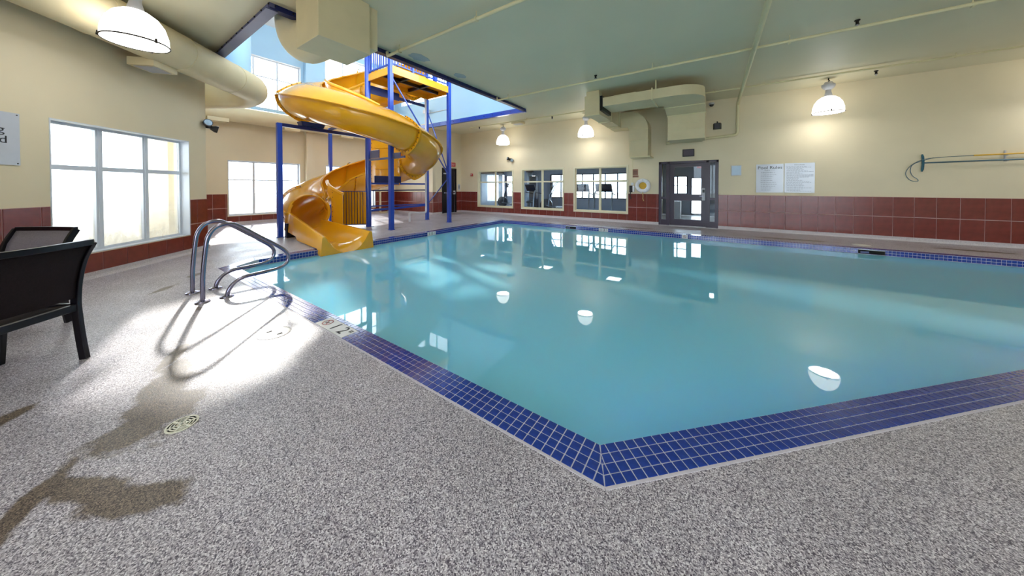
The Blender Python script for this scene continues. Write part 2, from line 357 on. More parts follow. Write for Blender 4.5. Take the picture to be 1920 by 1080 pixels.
def window(name,wall,a0,a1,z0,z1,cols,transom,depth,fw,mw,mf,mg,trim=0,tm=None,label=None,glass_mat=None):
    """frame set back by depth inside the opening, panes and mullions; trim = casing on the room side"""
    f=MB()
    o0,o1=-depth-.05,-depth
    wall.bx(f,a0,a1,z0,z0+fw,o0,o1); wall.bx(f,a0,a1,z1-fw,z1,o0,o1)
    wall.bx(f,a0,a0+fw,z0+fw,z1-fw,o0,o1); wall.bx(f,a1-fw,a1,z0+fw,z1-fw,o0,o1)
    root=f.build(name,mf); struct(root)
    if label: root['label']=label
    cw=(a1-a0-2*fw-(cols-1)*mw)/cols
    for c in range(1,cols):
        x=a0+fw+c*cw+(c-1)*mw; b=MB(); wall.bx(b,x,x+mw,z0+fw,z1-fw,o0,o1); 
        if mw>.06: wall.bx(b,x+mw*.3,x+mw*.7,z0+fw,z1-fw,o1,o1+.012)
        b.build('mullion',mf,root)
    if transom:
        b=MB(); wall.bx(b,a0+fw,a1-fw,transom-mw*.35,transom+mw*.35,o0+.004,o1+.004); b.build('transom',mf,root)
    zz=[(z0+fw,(transom-mw*.35) if transom else z1-fw)]+([(transom+mw*.35,z1-fw)] if transom else [])
    for c in range(cols):
        x=a0+fw+c*(cw+mw)
        for (p,q) in zz:
            b=MB(); wall.bx(b,x,x+cw,p,q,o0+.02,o0+.026); b.build('pane',mg,root)
    if trim:
        b=MB()
        for r in sub([(a0-trim,a1+trim,z0-trim,z1+trim)],(a0,a1,z0,z1)): wall.bx(b,*r,.0,.02)
        b.build('casing',tm or mf,root)
    else:
        b=MB()
        for r in ((a0,a1,z0,z0+.012),(a0,a1,z1-.012,z1),(a0,a0+.012,z0,z1),(a1-.012,a1,z0,z1)): wall.bx(b,*r,-depth,.006)
        b.build('window_reveal',tm or mf,root)
    return root

CEIL=3.97; TOP=7.2; YB=11.15; XW=-13.55
# back wall: a = X + 11
wins=[(-9.52,-7.53,.37,2.02),(-6.98,-5.05,.37,2.02),(-4.52,-2.565,.37,2.02)]
X0=-10.7
Wb=Wall('wall_back',(X0,YB),(1,0),(0,-1),19.0,0,CEIL+.1,[(a-X0,b-X0,c,d) for a,b,c,d in wins]+[(-1.515-X0,.148-X0,-.001,2.13)],label='cream back wall over red-brown wall tiles')
Wb.tiles(0,18.5,.382-X0-.325*40,[(a-.06-X0,b+.06-X0,c-.06,d+.06) for a,b,c,d in wins]+[(-1.515-X0,.148-X0,-1,2.13)],cove='baseboard_back')
for i,(a,b,c,d) in enumerate(wins):
    window('window_%d'%(i+1),Wb,a-X0,b-X0,c,d,2,1.51,.06,.03,.09,M_trim,M_gglass,trim=.06,tm=M_trim,label='cream framed gym window in the back wall, '+('leftmost, with a white curtain behind','middle one of three','nearest the life ring')[i])
# door wall (X=-10.7), segment wall (Y=9.3), far wall with windows (X=-13.55)
Wd=Wall('wall_exit_door',(X0,9.304),(0,1),(1,0),YB-9.304,0,CEIL+.1,[(.55,1.5,-.001,2.2)],th=.15,label='narrow cream wall with the black exit door')
Wd.tiles(0,1.85,0,[(.55,1.5,-1,2.2)],cove='baseboard_exit')
Ws=Wall('wall_tower_end',(XW,9.3),(1,0),(0,-1),-5.3-XW,0,TOP,[(13.55-13.0,13.55-9.75,5.3,7.05),(X0-XW,20,-.001,CEIL+.06)],th=.15,label='cream wall behind the slide, pale blue above the ceiling opening')
Ws.tiles(0,X0-XW,.1,cove='baseboard_tower_end')
fw_=[(2.93,5.05,.30,2.2),(6.0,8.2,.30,2.2)]; up_=[(2.95,5.1,4.15,6.0),(6.0,8.35,4.15,7.0)]
Wf=Wall('wall_far_left',(XW,1.2),(0,1),(1,0),8.25,0,TOP,[(a-1.2,b-1.2,c,d) for a,b,c,d in fw_+up_],th=.25,label='cream wall with tall windows behind the slide')
Wf.tiles(0,8.1,.05,[(a-1.2-.02,b-1.2+.02,c-.02,d+.02) for a,b,c,d in fw_],cove='baseboard_far_left')
window('window_4',Wf,fw_[0][0]-1.2,fw_[0][1]-1.2,.30,2.2,3,1.53,.12,.05,.06,M_frame,M_fog,label='white window behind the first blue slide post')
window('window_5',Wf,fw_[1][0]-1.2,fw_[1][1]-1.2,.30,2.2,3,1.53,.12,.05,.06,M_frame,M_fog,label='white window hidden mostly behind the yellow slide')
window('window_6',Wf,up_[0][0]-1.2,up_[0][1]-1.2,4.15,6.0,3,5.32,.12,.05,.06,M_frame,M_glass,label='bright upper window above the round duct')
window('window_7',Wf,up_[1][0]-1.2,up_[1][1]-1.2,4.15,7.0,3,5.32,.12,.05,.06,M_frame,M_glass,label='bright upper window behind the slide tower')
window('window_8',Ws,.55,3.8,5.3,7.05,4,None,.08,.05,.06,M_frame,M_glass,label='bright upper window behind the tower railing')
# pilasters on the far wall, cream below and blue above
for i,(y0,y1) in enumerate(((5.2,5.5),(8.4,8.7))):
    b=MB().box((XW+.005,y0,.0),(XW+.2,y1,4.0)); o=struct(b.build('trim_%d'%(i+1),M_wall)); o['label']='cream pilaster on the window wall'
    MB().box((XW+.003,y0+.01,4.0),(XW+.2,y1-.01,TOP)).build('upper_pilaster',M_blue,o)
    for (z0,z1) in ((.09,.562),(.572,1.045)):
        MB().box((XW+.19,y0-.006,z0),(XW+.207,y1+.006,z1-.006)).build('wall_tile',M_tile,o)
# pale blue paint of the tower above the ceiling opening
b=MB()
for r in sub([(0,8.1,4.0,TOP)],(up_[0][0]-1.2-.001,up_[0][1]-1.2+.001,4.15,6.0)):
    for q in sub([r],(up_[1][0]-1.2-.001,up_[1][1]-1.2+.001,4.15,7.0)): Wf.bx(b,*q,.0005,.003)
b.build('upper_paint',M_blue,Wf.obj)
b=MB()
for r in sub([(0,X0-XW,4.25,TOP),(X0-XW,8.25,4.032,TOP)],(.55,3.8,5.3,7.05)): Ws.bx(b,*r,.0005,.003)
b.build('upper_paint',M_blue,Ws.obj)
# left wing wall at 45 degrees
ES=7.24 # along coordinate of its free end
CO=Vector((-5.05*S2,-5.05*S2)) ; A0=-2.5
Wc=Wall('wall_left',(CO.x-S2*A0,CO.y+S2*A0),(-S2,S2),(S2,S2),ES-A0,0,CEIL+.1,[(4.82-A0,6.84-A0,.36,2.175)],th=.25,label='cream left wall over dark red tiles with a big white window')
Wc.tiles(0,ES-A0,4.40-A0,[(4.82-A0-.005,6.84-A0+.005,.35,2.2)],cove='baseboard_left')
window('window_9',Wc,4.82-A0,6.84-A0,.36,2.175,3,1.56,.13,.045,.09,M_frame,M_fog,label='big white six pane window beside the chairs')
# tile facing on the free end of the wing wall
e0=Wc.at(ES-A0,0)
for (z0,z1) in ((.09,.562),(.572,1.045)):
    b=MB(); Wc.bx(b,ES-A0+.002,ES-A0+.01,z0,z1-.006,-.245,.008); b.build('wall_tile',M_tile,Wc.obj)
b=MB(); Wc.bx(b,ES-A0,ES-A0+.03,0,.09,-.25,.03); struct(b.build('baseboard_left_end',M_cove))
# closing walls: behind the wing, behind the camera, right
pe=Wc.at(ES-A0,0,-.25)
Wr=Wall('wall_wing_return',(XW-.2,1.2),(1,0),(0,1),pe.x-XW+.2,0,TOP,th=.15)
st=Wc.at(0,0)
Wn=Wall('wall_front',(st.x-.3,st.y),(1,0),(0,1),8.3-st.x+.3,0,CEIL+.1,[(.8,4.6,.4,3.0),(5.4,9.4,.4,3.0)],th=.2)
window('window_10',Wn,.8,4.6,.4,3.0,3,1.9,.1,.05,.06,M_frame,M_glass); window('window_11',Wn,5.4,9.4,.4,3.0,3,1.9,.1,.05,.06,M_frame,M_glass)  # both windows are unseen, added to light the room from behind the camera
Wg=Wall('wall_right',(8.3,st.y-.2),(0,1),(-1,0),YB-st.y+.4,0,CEIL+.1,th=.2)

# ------------------------------------------------------------------ floor, pool, water
PO=[(-6.5,1.272),(-.375,1.272),(6.2,7.847),(6.2,9.45),(-6.9,9.45),(-6.9,1.76)]
PI_=[(-6.42,1.47),(-.46,1.47),(6.0,7.93),(6.0,9.25),(-6.7,9.25),(-6.7,1.84)]
def poly_with_hole(outer,hole,z,name,m):
    bm=bmesh.new(); es=[]
    for loop in (outer,hole):
        vs=[bm.verts.new((x,y,z)) for x,y in loop]
        es+=[bm.edges.new((vs[i],vs[(i+1)%len(vs)])) for i in range(len(vs))]
    bmesh.ops.triangle_fill(bm,use_beauty=True,edges=es); bmesh.ops.recalc_face_normals(bm,faces=bm.faces)
    for f in bm.faces:
        if f.normal.z<0: f.normal_flip()
    ext=bmesh.ops.extrude_face_region(bm,geom=bm.faces[:])
    bmesh.ops.translate(bm,vec=(0,0,-.1),verts=[g for g in ext['geom'] if isinstance(g,bmesh.types.BMVert)])
    bmesh.ops.recalc_face_normals(bm,faces=bm.faces)
    me=bpy.data.meshes.new(name); bm.to_mesh(me); bm.free(); me.materials.append(m)
    o=bpy.data.objects.new(name,me); COL.objects.link(o); return o
floor=struct(poly_with_hole([(XW,1.2),(pe.x,1.2),(st.x,st.y),(8.3,st.y),(8.3,YB),(X0,YB),(X0,9.3),(XW,9.3)],PO,0,'floor',M_deck))
floor['label']='speckled grey stone pool deck with damp stains'
basin=MB()
n=len(PI_)
basin.add([(x,y,-.11) for x,y in PI_]+[(x,y,-1.4) for x,y in PI_],[tuple(range(n,2*n))]+[(i,(i+1)%n,n+(i+1)%n,n+i) for i in range(n)])
struct(basin.build('pool_basin',M_pool))
wt=MB(); wt.add([(x,y,z) for z in(-.11,-1.39) for x,y in PI_],[tuple(range(n)),tuple(range(2*n-1,n-1,-1))]+[(i,(i+1)%n,n+(i+1)%n,n+i) for i in range(n)])
wo=wt.build('pool_water',M_water); struct(wo); wo['label']='still turquoise pool water mirroring the room'
# coping: grout bed per side with mosaic tiles
def coping(i,p,q,pi,qi,singles,label,rows=4,edge=True,skip=()):
    p,q,pi,qi=[Vector((a[0],a[1],0)) for a in(p,q,pi,qi)]
    d=(q-p).normalized(); nn=Vector((-d.y,d.x,0))          # towards the water
    if nn.dot(pi-p)<0: nn=-nn
    bed=MB(); bed.add([v+Vector((0,0,z)) for z in(-.0006,-.12) for v in(p,q,qi,pi)],[(0,1,2,3),(7,6,5,4),(0,1,5,4),(1,2,6,5),(2,3,7,6),(3,0,4,7)])
    root=bed.build('trim_%d'%i,M_pgrout); struct(root); root['label']=label
    if edge:
        e=MB(); w0=.014
        e.add([p-nn*w0+Vector((0,0,.0015)),q-nn*w0+Vector((0,0,.0015)),q+Vector((0,0,.0015)),p+Vector((0,0,.0015)),p-nn*w0-Vector((0,0,.01)),q-nn*w0-Vector((0,0,.01)),q-Vector((0,0,.01)),p-Vector((0,0,.01))],[(0,1,2,3),(0,1,5,4),(2,3,7,6),(1,2,6,5),(3,0,4,7)])
        e.build('edge_strip',M_edge,root)
    wd=(pi-p).dot(nn)/rows; pw=.0525; g=.0024
    lim0=lambda t:(pi-p).dot(d)*t; L=(q-p).length; lim1=lambda t:L+(qi-q).dot(d)*t
    cells=[]
    for r in range(rows):
        t0,t1=r/rows,(r+1)/rows
        k0=math.floor(min(lim0(0),lim0(1))/pw); k1=math.ceil(max(lim1(0),lim1(1))/pw)
        for k in range(k0,k1):
            a,b_=k*pw+g,(k+1)*pw-g
            poly=[]
            lo0,lo1=lim0(t0)+g,lim0(t1)+g; hi0,hi1=lim1(t0)-g,lim1(t1)-g
            c=[(max(a,lo0),r*wd+g),(min(b_,hi0),r*wd+g),(min(b_,hi1),(r+1)*wd-g),(max(a,lo1),(r+1)*wd-g)]
            if c[1][0]-c[0][0]<.003 and c[2][0]-c[3][0]<.003: continue
            if c[1][0]<c[0][0]: c[1]=c[0]=((c[0][0]+c[1][0])/2,c[0][1])
            if c[2][0]<c[3][0]: c[2]=c[3]=((c[2][0]+c[3][0])/2,c[2][1])
            mid=p+d*((a+b_)/2)+nn*(r+.5)*wd
            if any(s[0]<(a+b_)/2<s[1] for s in skip if r<s[2]): continue
            cells.append((mid.length,c,mid,abs(c[0][0]-a)<1e-6 and abs(c[3][0]-a)<1e-6 and abs(c[1][0]-b_)<1e-6 and abs(c[2][0]-b_)<1e-6))
    cells.sort(key=lambda x:x[0])
    base=None; rest=MB()
    def tv(c,o):
        vs=[p+d*a+nn*b-o for a,b in c]; cc=sum(vs,Vector())/4
        top=[v+(cc-v)*.05+Vector((0,0,.002)) for v in vs]; bot=[v+Vector((0,0,-.004)) for v in vs]
        return bot+top
    F=[(4,5,6,7),(0,1,5,4),(1,2,6,5),(2,3,7,6),(3,0,4,7)]
    for j,(dist,c,mid,isfull) in enumerate(cells):
        if j<singles:
            if isfull:
                if base is None:
                    b=MB(); b.add(tv(c,mid),F); base=bpy.data.meshes.new('mosaic_tile'); base.from_pydata(b.v,[],b.f); base.materials.append(M_navy)
                    if base.polygons[0].normal.z<0: base.flip_normals()
                o=bpy.data.objects.new('mosaic_tile',base); COL.objects.link(o); o.parent=root; o.location=mid+Vector((0,0,random.uniform(0,.0008)))
            else:
                b=MB(); b.add(tv(c,Vector()),F); b.build('mosaic_tile',M_navy,root)
        else: rest.add(tv(c,Vector()),F)
    if rest.v: rest.build('mosaic_field',M_navy,root)['kind']='stuff'
    # waterline rows on the vertical face
    L2=(qi-pi).length; vt=MB(); k=0
    while k*pw<L2:
        for (z1,z0) in((-.006,-.052),(-.058,-.104)):
            a,b_=k*pw+g,min(L2,(k+1)*pw-g)
            vs=[pi+d*x+nn*o+Vector((0,0,z)) for o in(0,.003) for x,z in((a,z0),(b_,z0),(b_,z1),(a,z1))]
            vt.add(vs,[(4,5,6,7),(0,1,5,4),(1,2,6,5),(2,3,7,6),(3,0,4,7)])
        k+=1
    vt.build('waterline_tiles',M_navy,root)['kind']='stuff'
    return root,d,nn,p
def lerp(a,b,t): return (a[0]+(b[0]-a[0])*t,a[1]+(b[1]-a[1])*t)
near,dn,nnn,pn=coping(3,PO[1],PO[0],PI_[1],PI_[0],300,'navy mosaic coping along the near left pool edge',skip=((2.25,2.745,3),))
coping(4,PO[1],PO[2],PI_[1],PI_[2],260,'navy mosaic coping along the angled near pool edge')
coping(5,PO[3],PO[2],PI_[3],PI_[2],0,'navy mosaic coping at the right pool end')
coping(6,PO[4],PO[3],PI_[4],PI_[3],0,'navy mosaic coping along the far pool edge')
coping(7,PO[5],PO[4],PI_[5],PI_[4],0,'navy mosaic coping on the slide side of the pool')
coping(8,PO[0],PO[5],PI_[0],PI_[5],0,'navy mosaic coping at the cut pool corner behind the handrails')

# ------------------------------------------------------------------ ceiling with its opening, tower above
OX0,OX1,OY0,OY1=XW,-5.33,1.62,8.75
cl=MB()
def cb(x0,x1,y0,y1): cl.box((x0,y0,CEIL),(x1,y1,CEIL+.055))
cb(OX1,8.3,st.y-.2,YB+.2); cb(XW-.3,OX1,st.y-.2,OY0); cb(XW-.3,OX1,OY1,YB+.2)
ceil=struct(cl.build('ceiling',M_ceil)); ceil['label']='pale sage ceiling over the pool'
Wtr=Wall('wall_tower_right',(OX1,OY0-.15),(0,1),(-1,0),9.3-OY0+.15,CEIL+.05,TOP,[(.9,7.0,4.7,6.9)],th=.12,m=M_blue); window('window_16',Wtr,.9,7.0,4.7,6.9,5,5.9,.04,.05,.06,M_frame,M_glass)  # unseen window added in this wall to brighten the tower
Wtn=Wall('wall_tower_near',(XW-.2,OY0),(1,0),(0,1),OX1-XW+.2,CEIL+.05,TOP,[(.8,7.6,4.7,6.9)],th=.15,m=M_blue); window('window_17',Wtn,.8,7.6,4.7,6.9,5,5.9,.04,.05,.06,M_frame,M_glass)  # second unseen window, added for more daylight in the tower
struct(MB().box((XW-.3,OY0-.3,TOP),(OX1+.15,9.5,TOP+.15)).build('ceiling_tower',M_white))
# steel angles framing the opening
def beam(lbl,a,b,wd,ht,m,bolts):
    t=thing('opening_beam',lbl,'beam',a); d=(Vector(b)-Vector(a)).normalized(); sd=d.cross(Vector((0,0,1)))
    MB().bar(a,b,wd,ht).build('web',m,t)
    c=Vector((0,0,-ht/2)); MB().bar(Vector(a)+c,Vector(b)+c,wd*2.4,.012).build('flange',m,t)
    bb=MB(); L=(Vector(b)-Vector(a)).length; k=.3
    while k<L:
        q=Vector(a)+d*k
        for s in(-1,1): bb.tube([q+sd*s*wd*.5,q+sd*s*(wd*.5+.015)],.014,6)
        k+=bolts
    bb.build('bolts',M_bolt,t)['kind']='stuff'
beam('slate blue steel angle along the near edge of the ceiling opening',(XW+.1,OY0+.035,CEIL-.02),(OX1,OY0+.035,CEIL-.02),.06,.16,M_steelb,.3)
beam('dark navy steel angle along the pool side of the ceiling opening',(OX1-.04,OY0,CEIL-.03),(OX1-.04,OY1,CEIL-.03),.05,.1,M_dblue,.4)
beam('bright blue steel angle at the far end of the ceiling opening',(XW+.1,OY1-.03,CEIL-.03),(OX1,OY1-.03,CEIL-.03),.05,.16,M_bpost,.4)

ev=struct(MB().box((XW-1.75,.5,6.1),(XW-.26,5.75,6.25)).build('added_eave',M_white)); ev['label']='white eave added outside above the first upper window to cut the sun'; struct(MB().box((XW-1.9,5.75,7.05),(XW-.26,9.7,7.2)).build('added_eave',M_white))  # both eaves are unseen, added to cut the sun patches indoors
M_patch=mat('blue_grey_primer_patch',(172,184,186),.6,var=.04)
for (x,y,a,b_) in ((-5.05,4.05,.17,.24),(-5.06,5.25,.13,.18)):
    rnd=random.Random(x+y); pts=[(x+a*math.cos(2*PI*k/18)*rnd.uniform(.75,1.1),y+b_*math.sin(2*PI*k/18)*rnd.uniform(.75,1.1)) for k in range(18)]
    MB().prism(pts,CEIL-.004,CEIL+.001).build('paint_patch',M_patch,ceil)
t=thing('ceiling_register','small cream air register on the ceiling near the farthest lamp','vent',(-6.7,10.3,CEIL)); MB().box((-6.9,10.15,CEIL-.09),(-6.45,10.5,CEIL-.0005)).build('register_box',M_duct,t,bevel=.008); MB().box((-6.85,10.2,CEIL-.1),(-6.5,10.45,CEIL-.09)).build('grille',M_grey,t)
# outside ground
struct(MB().box((-90,-60,-.4),(40,80,-.3)).build('ground',M_snow))

# ------------------------------------------------------------------ doors in the back wall and the exit wall
def wallbox(W,a0,a1,z0,z1,o0,o1,name,m,parent,bevel=0): b=MB(); W.bx(b,a0,a1,z0,z1,o0,o1); return b.build(name,m,parent,bevel=bevel)
dx=-X0
b=MB()
for r in ((-1.515,-1.46,0,2.13),(.093,.148,0,2.13),(-1.26,-1.19,0,2.13),(-.175,-.105,0,2.13),(-1.515,.148,2.06,2.13)): Wb.bx(b,r[0]+dx,r[1]+dx,r[2],r[3],-.16,.03)
d1=struct(b.build('door_1',M_dark)); d1['label']='dark glazed door with two sidelights in the back wall'
for (a,c,nm) in ((-1.46,-1.26,'sidelight'),(-.105,.093,'sidelight')):
    b=MB(); Wb.bx(b,a+dx,c+dx,0,.2,-.12,.01); Wb.bx(b,a+dx,c+dx,.88,.95,-.12,.01)
    for z0,z1 in((.2,.88),(.95,2.06)): Wb.bx(b,a+dx,a+.035+dx,z0,z1,-.12,.01); Wb.bx(b,c-.035+dx,c+dx,z0,z1,-.12,.01)
    s=b.build(nm,M_dark,d1)
    for z0,z1 in((.2,.88),(.95,2.06)): wallbox(Wb,a+.035+dx,c-.035+dx,z0,z1,-.06,-.054,'pane',M_gglass,s)
b=MB(); a,c=-1.19,-.175
for r in sub(sub([(a,c,.02,2.06)],(-1.055,-.305,1.05,1.945)),(-1.055,-.305,.23,.84)): Wb.bx(b,r[0]+dx,r[1]+dx,r[2],r[3],-.1,-.05)
leaf=b.build('door_leaf',M_dark,d1)
wallbox(Wb,-1.055+dx,-.305+dx,1.05,1.945,-.08,-.074,'pane',M_gglass,leaf); wallbox(Wb,-1.055+dx,-.305+dx,.23,.84,-.08,-.074,'pane',M_gglass,leaf)
lk=wallbox(Wb,-.285+dx,-.195+dx,.86,1.25,-.05,-.02,'card_lock',M_grey,d1,bevel=.008)
lk['label']='white card lock plate with lever'
wallbox(Wb,-.27+dx,-.21+dx,1.11,1.2,-.02,-.012,'card_reader',M_black,d1)
MB().tube([Wb.at(-.24+dx,1.0,-.02),Wb.at(-.24+dx,1.0,.03),Wb.at(-.35+dx,1.0,.035)],.011,8).build('lever_handle',M_chrome,d1,True)
wallbox(Wb,-1.515+dx,.148+dx,-.002,.014,-.15,.05,'threshold',M_grey,d1)
# black exit door
b=MB()
for r in ((.55,.6,0,2.2),(1.45,1.5,0,2.2),(.55,1.5,2.15,2.2)): Wd.bx(b,*r,-.12,.03)
d2=struct(b.build('door_2',M_black)); d2['label']='black exit door with a silver push bar'
wallbox(Wd,.6,1.45,.02,2.15,-.07,-.02,'door_leaf',M_black,d2)
wallbox(Wd,.64,1.36,.97,1.03,.0,.05,'push_bar',M_chrome,d2); wallbox(Wd,1.3,1.4,.92,1.1,-.02,.045,'bar_latch',M_grey,d2)
MB().tube([Wd.at(1.35,.05,.02),Wd.at(1.35,2.05,.02)],.011,8).build('latch_rod',M_chrome,d2)
wallbox(Wd,.65,.95,1.9,1.96,.0,.05,'door_closer',M_grey,d2); wallbox(Wd,.55,1.5,-.002,.014,-.12,.05,'threshold',M_grey,d2)

# ------------------------------------------------------------------ spiral water slide
CX_,CY_=-9.24,5.36
LIP=[(90,5.25),(160,4.66),(252,3.84),(330,3.2),(408,2.58),(470,2.04),(530,1.5),(580,1.02),(612,.66),(632,.56),(640,.55)]
def interp(T,x):
    if x<=T[0][0]: return T[0][1]
    for (a,p),(b_,q) in zip(T,T[1:]):
        if x<=b_: return p+(q-p)*(x-a)/(b_-a)
    return T[-1][1]
def smooth_lip(f): return sum(interp(LIP,f+k) for k in(-24,-12,0,12,24))/5
AL=[(90,62),(180,70),(196,92),(222,124),(246,180),(432,180),(466,68),(540,70),(556,92),(582,124),(606,180),(640,180)]
BE=[(90,28),(180,12),(196,0),(432,0),(466,12),(540,12),(556,0),(640,0)]
KU=[(90,1.8),(152,1.8),(174,1.45),(196,.95),(240,.74),(440,.74),(478,1.3),(512,1.24),(534,1.1),(556,.85),(600,.9),(640,.95)]
RR=.565
def sec_pt(f,th,dr=0):
    L=smooth_lip(f); t=math.radians(th); kl=interp([(90,1),(590,1),(625,.94),(640,.93)],f); ku=interp(KU,f)
    rc=interp([(90,1.715),(600,1.715),(640,1.73)],f)
    q=RR*interp([(90,1),(560,1),(632,.87),(640,.86)],f)
    if 0<th<90 and 200<f<460:
        e=interp([(200,1),(246,1.6),(430,1.6),(460,1)],f); cc_,ss_=math.cos(t)**e,math.sin(t)**e
        a=math.radians(f); r=rc+(q+dr)*cc_; z=L+(q+dr)*ss_*ku
        return Vector((CX_+r*math.cos(a),CY_+r*math.sin(a),z))
    r=rc+(q+dr)*math.cos(t); z=L+(q+dr)*math.sin(t)*(ku if math.sin(t)>0 else kl)
    a=math.radians(f); return Vector((CX_+r*math.cos(a),CY_+r*math.sin(a),z))
slide=thing('water_slide','yellow fibreglass spiral water slide ending in the pool','water slide',(CX_,CY_,0))
JO=[90,160,252,365,446,530,632]
for j in range(len(JO)-1):
    f0,f1=JO[j],JO[j+1]; n=max(8,int((f1-f0)/3.5)); secs=[]
    for i in range(n+1):
        f=f0+(f1-f0)*i/n; a,b_=interp(AL,f),interp(BE,f); t0,t1=-180-b_,a
        secs.append([sec_pt(f,t0+(t1-t0)*k/36) for k in range(37)])
    o=MB().sections(secs,closed=False).build('flume_section',M_yel,slide,True)
    s=o.modifiers.new('thickness','SOLIDIFY'); s.thickness=.02; s.offset=0
    # outer lip, a flared flange along the seam
    lp=[]
    for i in range(n+1):
        f=f0+(f1-f0)*i/n; p=sec_pt(f,0); a=math.radians(f); e=Vector((math.cos(a),math.sin(a),0))
        lp.append([p+Vector((0,0,-.018)),p+e*.075+Vector((0,0,-.022)),p+e*.08,p+e*.07+Vector((0,0,.014)),p+Vector((0,0,.02))])
    MB().sections(lp).build('seam_lip',M_yel,slide,True)
# rounded edge bead where the flume is open
for (f0,f1) in ((92,244),(452,604)):
    n=int((f1-f0)/4)
    e1=[sec_pt(f0+(f1-f0)*i/n,interp(AL,f0+(f1-f0)*i/n)) for i in range(n+1)]
    e2=[sec_pt(f0+(f1-f0)*i/n,-180-interp(BE,f0+(f1-f0)*i/n)) for i in range(n+1)]
    MB().tube(e1,.03,8).build('rim_bead',M_yel,slide,True); MB().tube(e2,.045,8).build('rim_bead',M_yel,slide,True)
# bolted joint flanges
for f in JO[:-1]+[600]:
    a,b_=interp(AL,f),interp(BE,f); fl=[]; ang=math.degrees(.03/1.7)/2; bo=MB()
    for k in range(49):
        th=-180-b_*.6+(180+b_*.6+min(a,80))*k/48
        ext=.075+.07*max(0,1-abs(th+90)/26)
        fl.append([sec_pt(f-ang,th,.004),sec_pt(f-ang,th,ext),sec_pt(f+ang,th,ext),sec_pt(f+ang,th,.004)])
    fo=MB().sections(fl).build('joint_flange',M_yel,slide,True)
    for k in range(22):
        th=-190+(200+min(a,70))*k/21; bo.tube([sec_pt(f-ang*2.2,th,.04),sec_pt(f+ang*2.2,th,.04)],.012,6)
    bo.build('bolts',M_bolt,fo)['kind']='stuff'
# inner wall panels standing beside the column
def panel(f0,f1,zt,zb,r,name,ribs=0):
    secs=[];n=max(4,int((f1-f0)/4))
    for i in range(n+1):
        f=f0+(f1-f0)*i/n;a=math.radians(f);e=Vector((math.cos(a),math.sin(a),0));c=Vector((CX_,CY_,0))
        q=[c+e*(r+.012)+Vector((0,0,zb(f))),c+e*(r+.012)+Vector((0,0,zt(f))),c+e*(r-.012)+Vector((0,0,zt(f)))]
        q+=[c+e*(r-.012)+Vector((0,0,zb(f)))]; secs.append(q)
    o=MB().sections(secs).build(name,M_yel,slide,True)
    rim=[Vector((CX_+r*math.cos(math.radians(f0+(f1-f0)*i/n)),CY_+r*math.sin(math.radians(f0+(f1-f0)*i/n)),zt(f0+(f1-f0)*i/n))) for i in range(n+1)]
    MB().tube(rim,.05,10).build('rounded_rim',M_yel,o,True)
    bo=MB()
    for f in ((f0+3,f1-3) if ribs else (f0+3,)):
        a=math.radians(f);e=Vector((math.cos(a),math.sin(a),0));z=zb(f)+.1
        while z<zt(f)-.08: bo.tube([Vector((CX_,CY_,z))+e*(r-.02),Vector((CX_,CY_,z))+e*(r+.02)],.013,6); z+=.14
    bo.build('bolts',M_bolt,o)['kind']='stuff'
    for k in range(ribs):
        m_=MB().sections([[Vector((CX_,CY_,0))+Vector((math.cos(math.radians(f)),math.sin(math.radians(f)),0))*rr_+Vector((0,0,zb(f)+(zt(f)-zb(f))*(k+.6)/(ribs+.4)+h)) for rr_,h in((r-.012,-.02),(r-.04,-.012),(r-.012,.02))] for f in [f0+8+(f1-f0-16)*i/8 for i in range(9)]])
        m_.build('rib',M_yel,o,True)
panel(238,345,lambda f:smooth_lip(f)+.6,lambda f:smooth_lip(f)-.3,1.15,'inner_panel')
panel(448,507,lambda f:3.0,lambda f:1.35,1.13,'inner_panel',4)
panel(606,631,lambda f:1.46-.0078*(f-606),lambda f:1.15-.0078*(f-606),1.13,'inner_panel'); panel(631,654,lambda f:1.46-.0078*(f-606),lambda f:.05,1.13,'inner_panel')
# straight outlet chute, its mouth hanging over the coping
XE=-6.53; secs=[]
for i in range(25):
    t=i/24; x=-9.3+(XE+9.3)*t; yc=3.58-.24*t; zb_=(.10-.06*(x+9.3)/2.64) if x<-6.68 else .04-.16*(x+6.68)/.15; hw=.46+.07*t
    zl=.66*(1-t)+.27*t; zr=.36*(1-t)+.27*t; zo=.02 if x<-6.72 else -.13
    zo=max(zo,zl-.5+.25*t) if x<-8.2 else zo; zo=min(zo,zr-.12)
    q=[Vector((x,yc-hw-.035,zo)),Vector((x,yc-hw,zl-.03)),Vector((x,yc-hw+.012,zl)),Vector((x,yc-hw+.06,zl))]
    g_=.05+.14*max(0,t-.75)/.25
    for k in range(15):
        a=PI+PI*k/14; e=1-.4*t; u=math.copysign(abs(math.cos(a))**e,math.cos(a)); v=1-abs(math.sin(a))**e; zt=zl if u<0 else zr
        q.append(Vector((x,yc+u*(hw-.06-g_*(1-v)),zb_+(zt-zb_)*(v**.85 if v>0 else 0))))
    q+=[Vector((x,yc+hw-.06,zr)),Vector((x,yc+hw-.012,zr)),Vector((x,yc+hw,zr-.03)),Vector((x,yc+hw+.035,min(zo,.02)))]
    secs.append(q)
MB().sections(secs).build('outlet_chute',M_yel,slide,True)
ring=[]
for k in range(33):
    th=-210+ 240*k/32
    ring.append([sec_pt(631,th,-.02),sec_pt(631,th,.05),sec_pt(633.5,th,.05),sec_pt(633.5,th,-.02)])
MB().sections(ring).build('tunnel_mouth_ring',M_yel,slide,True)
MB().box((-9.05,3.02,.0),(-8.92,3.2,.36)).build('chute_foot',M_black,slide)

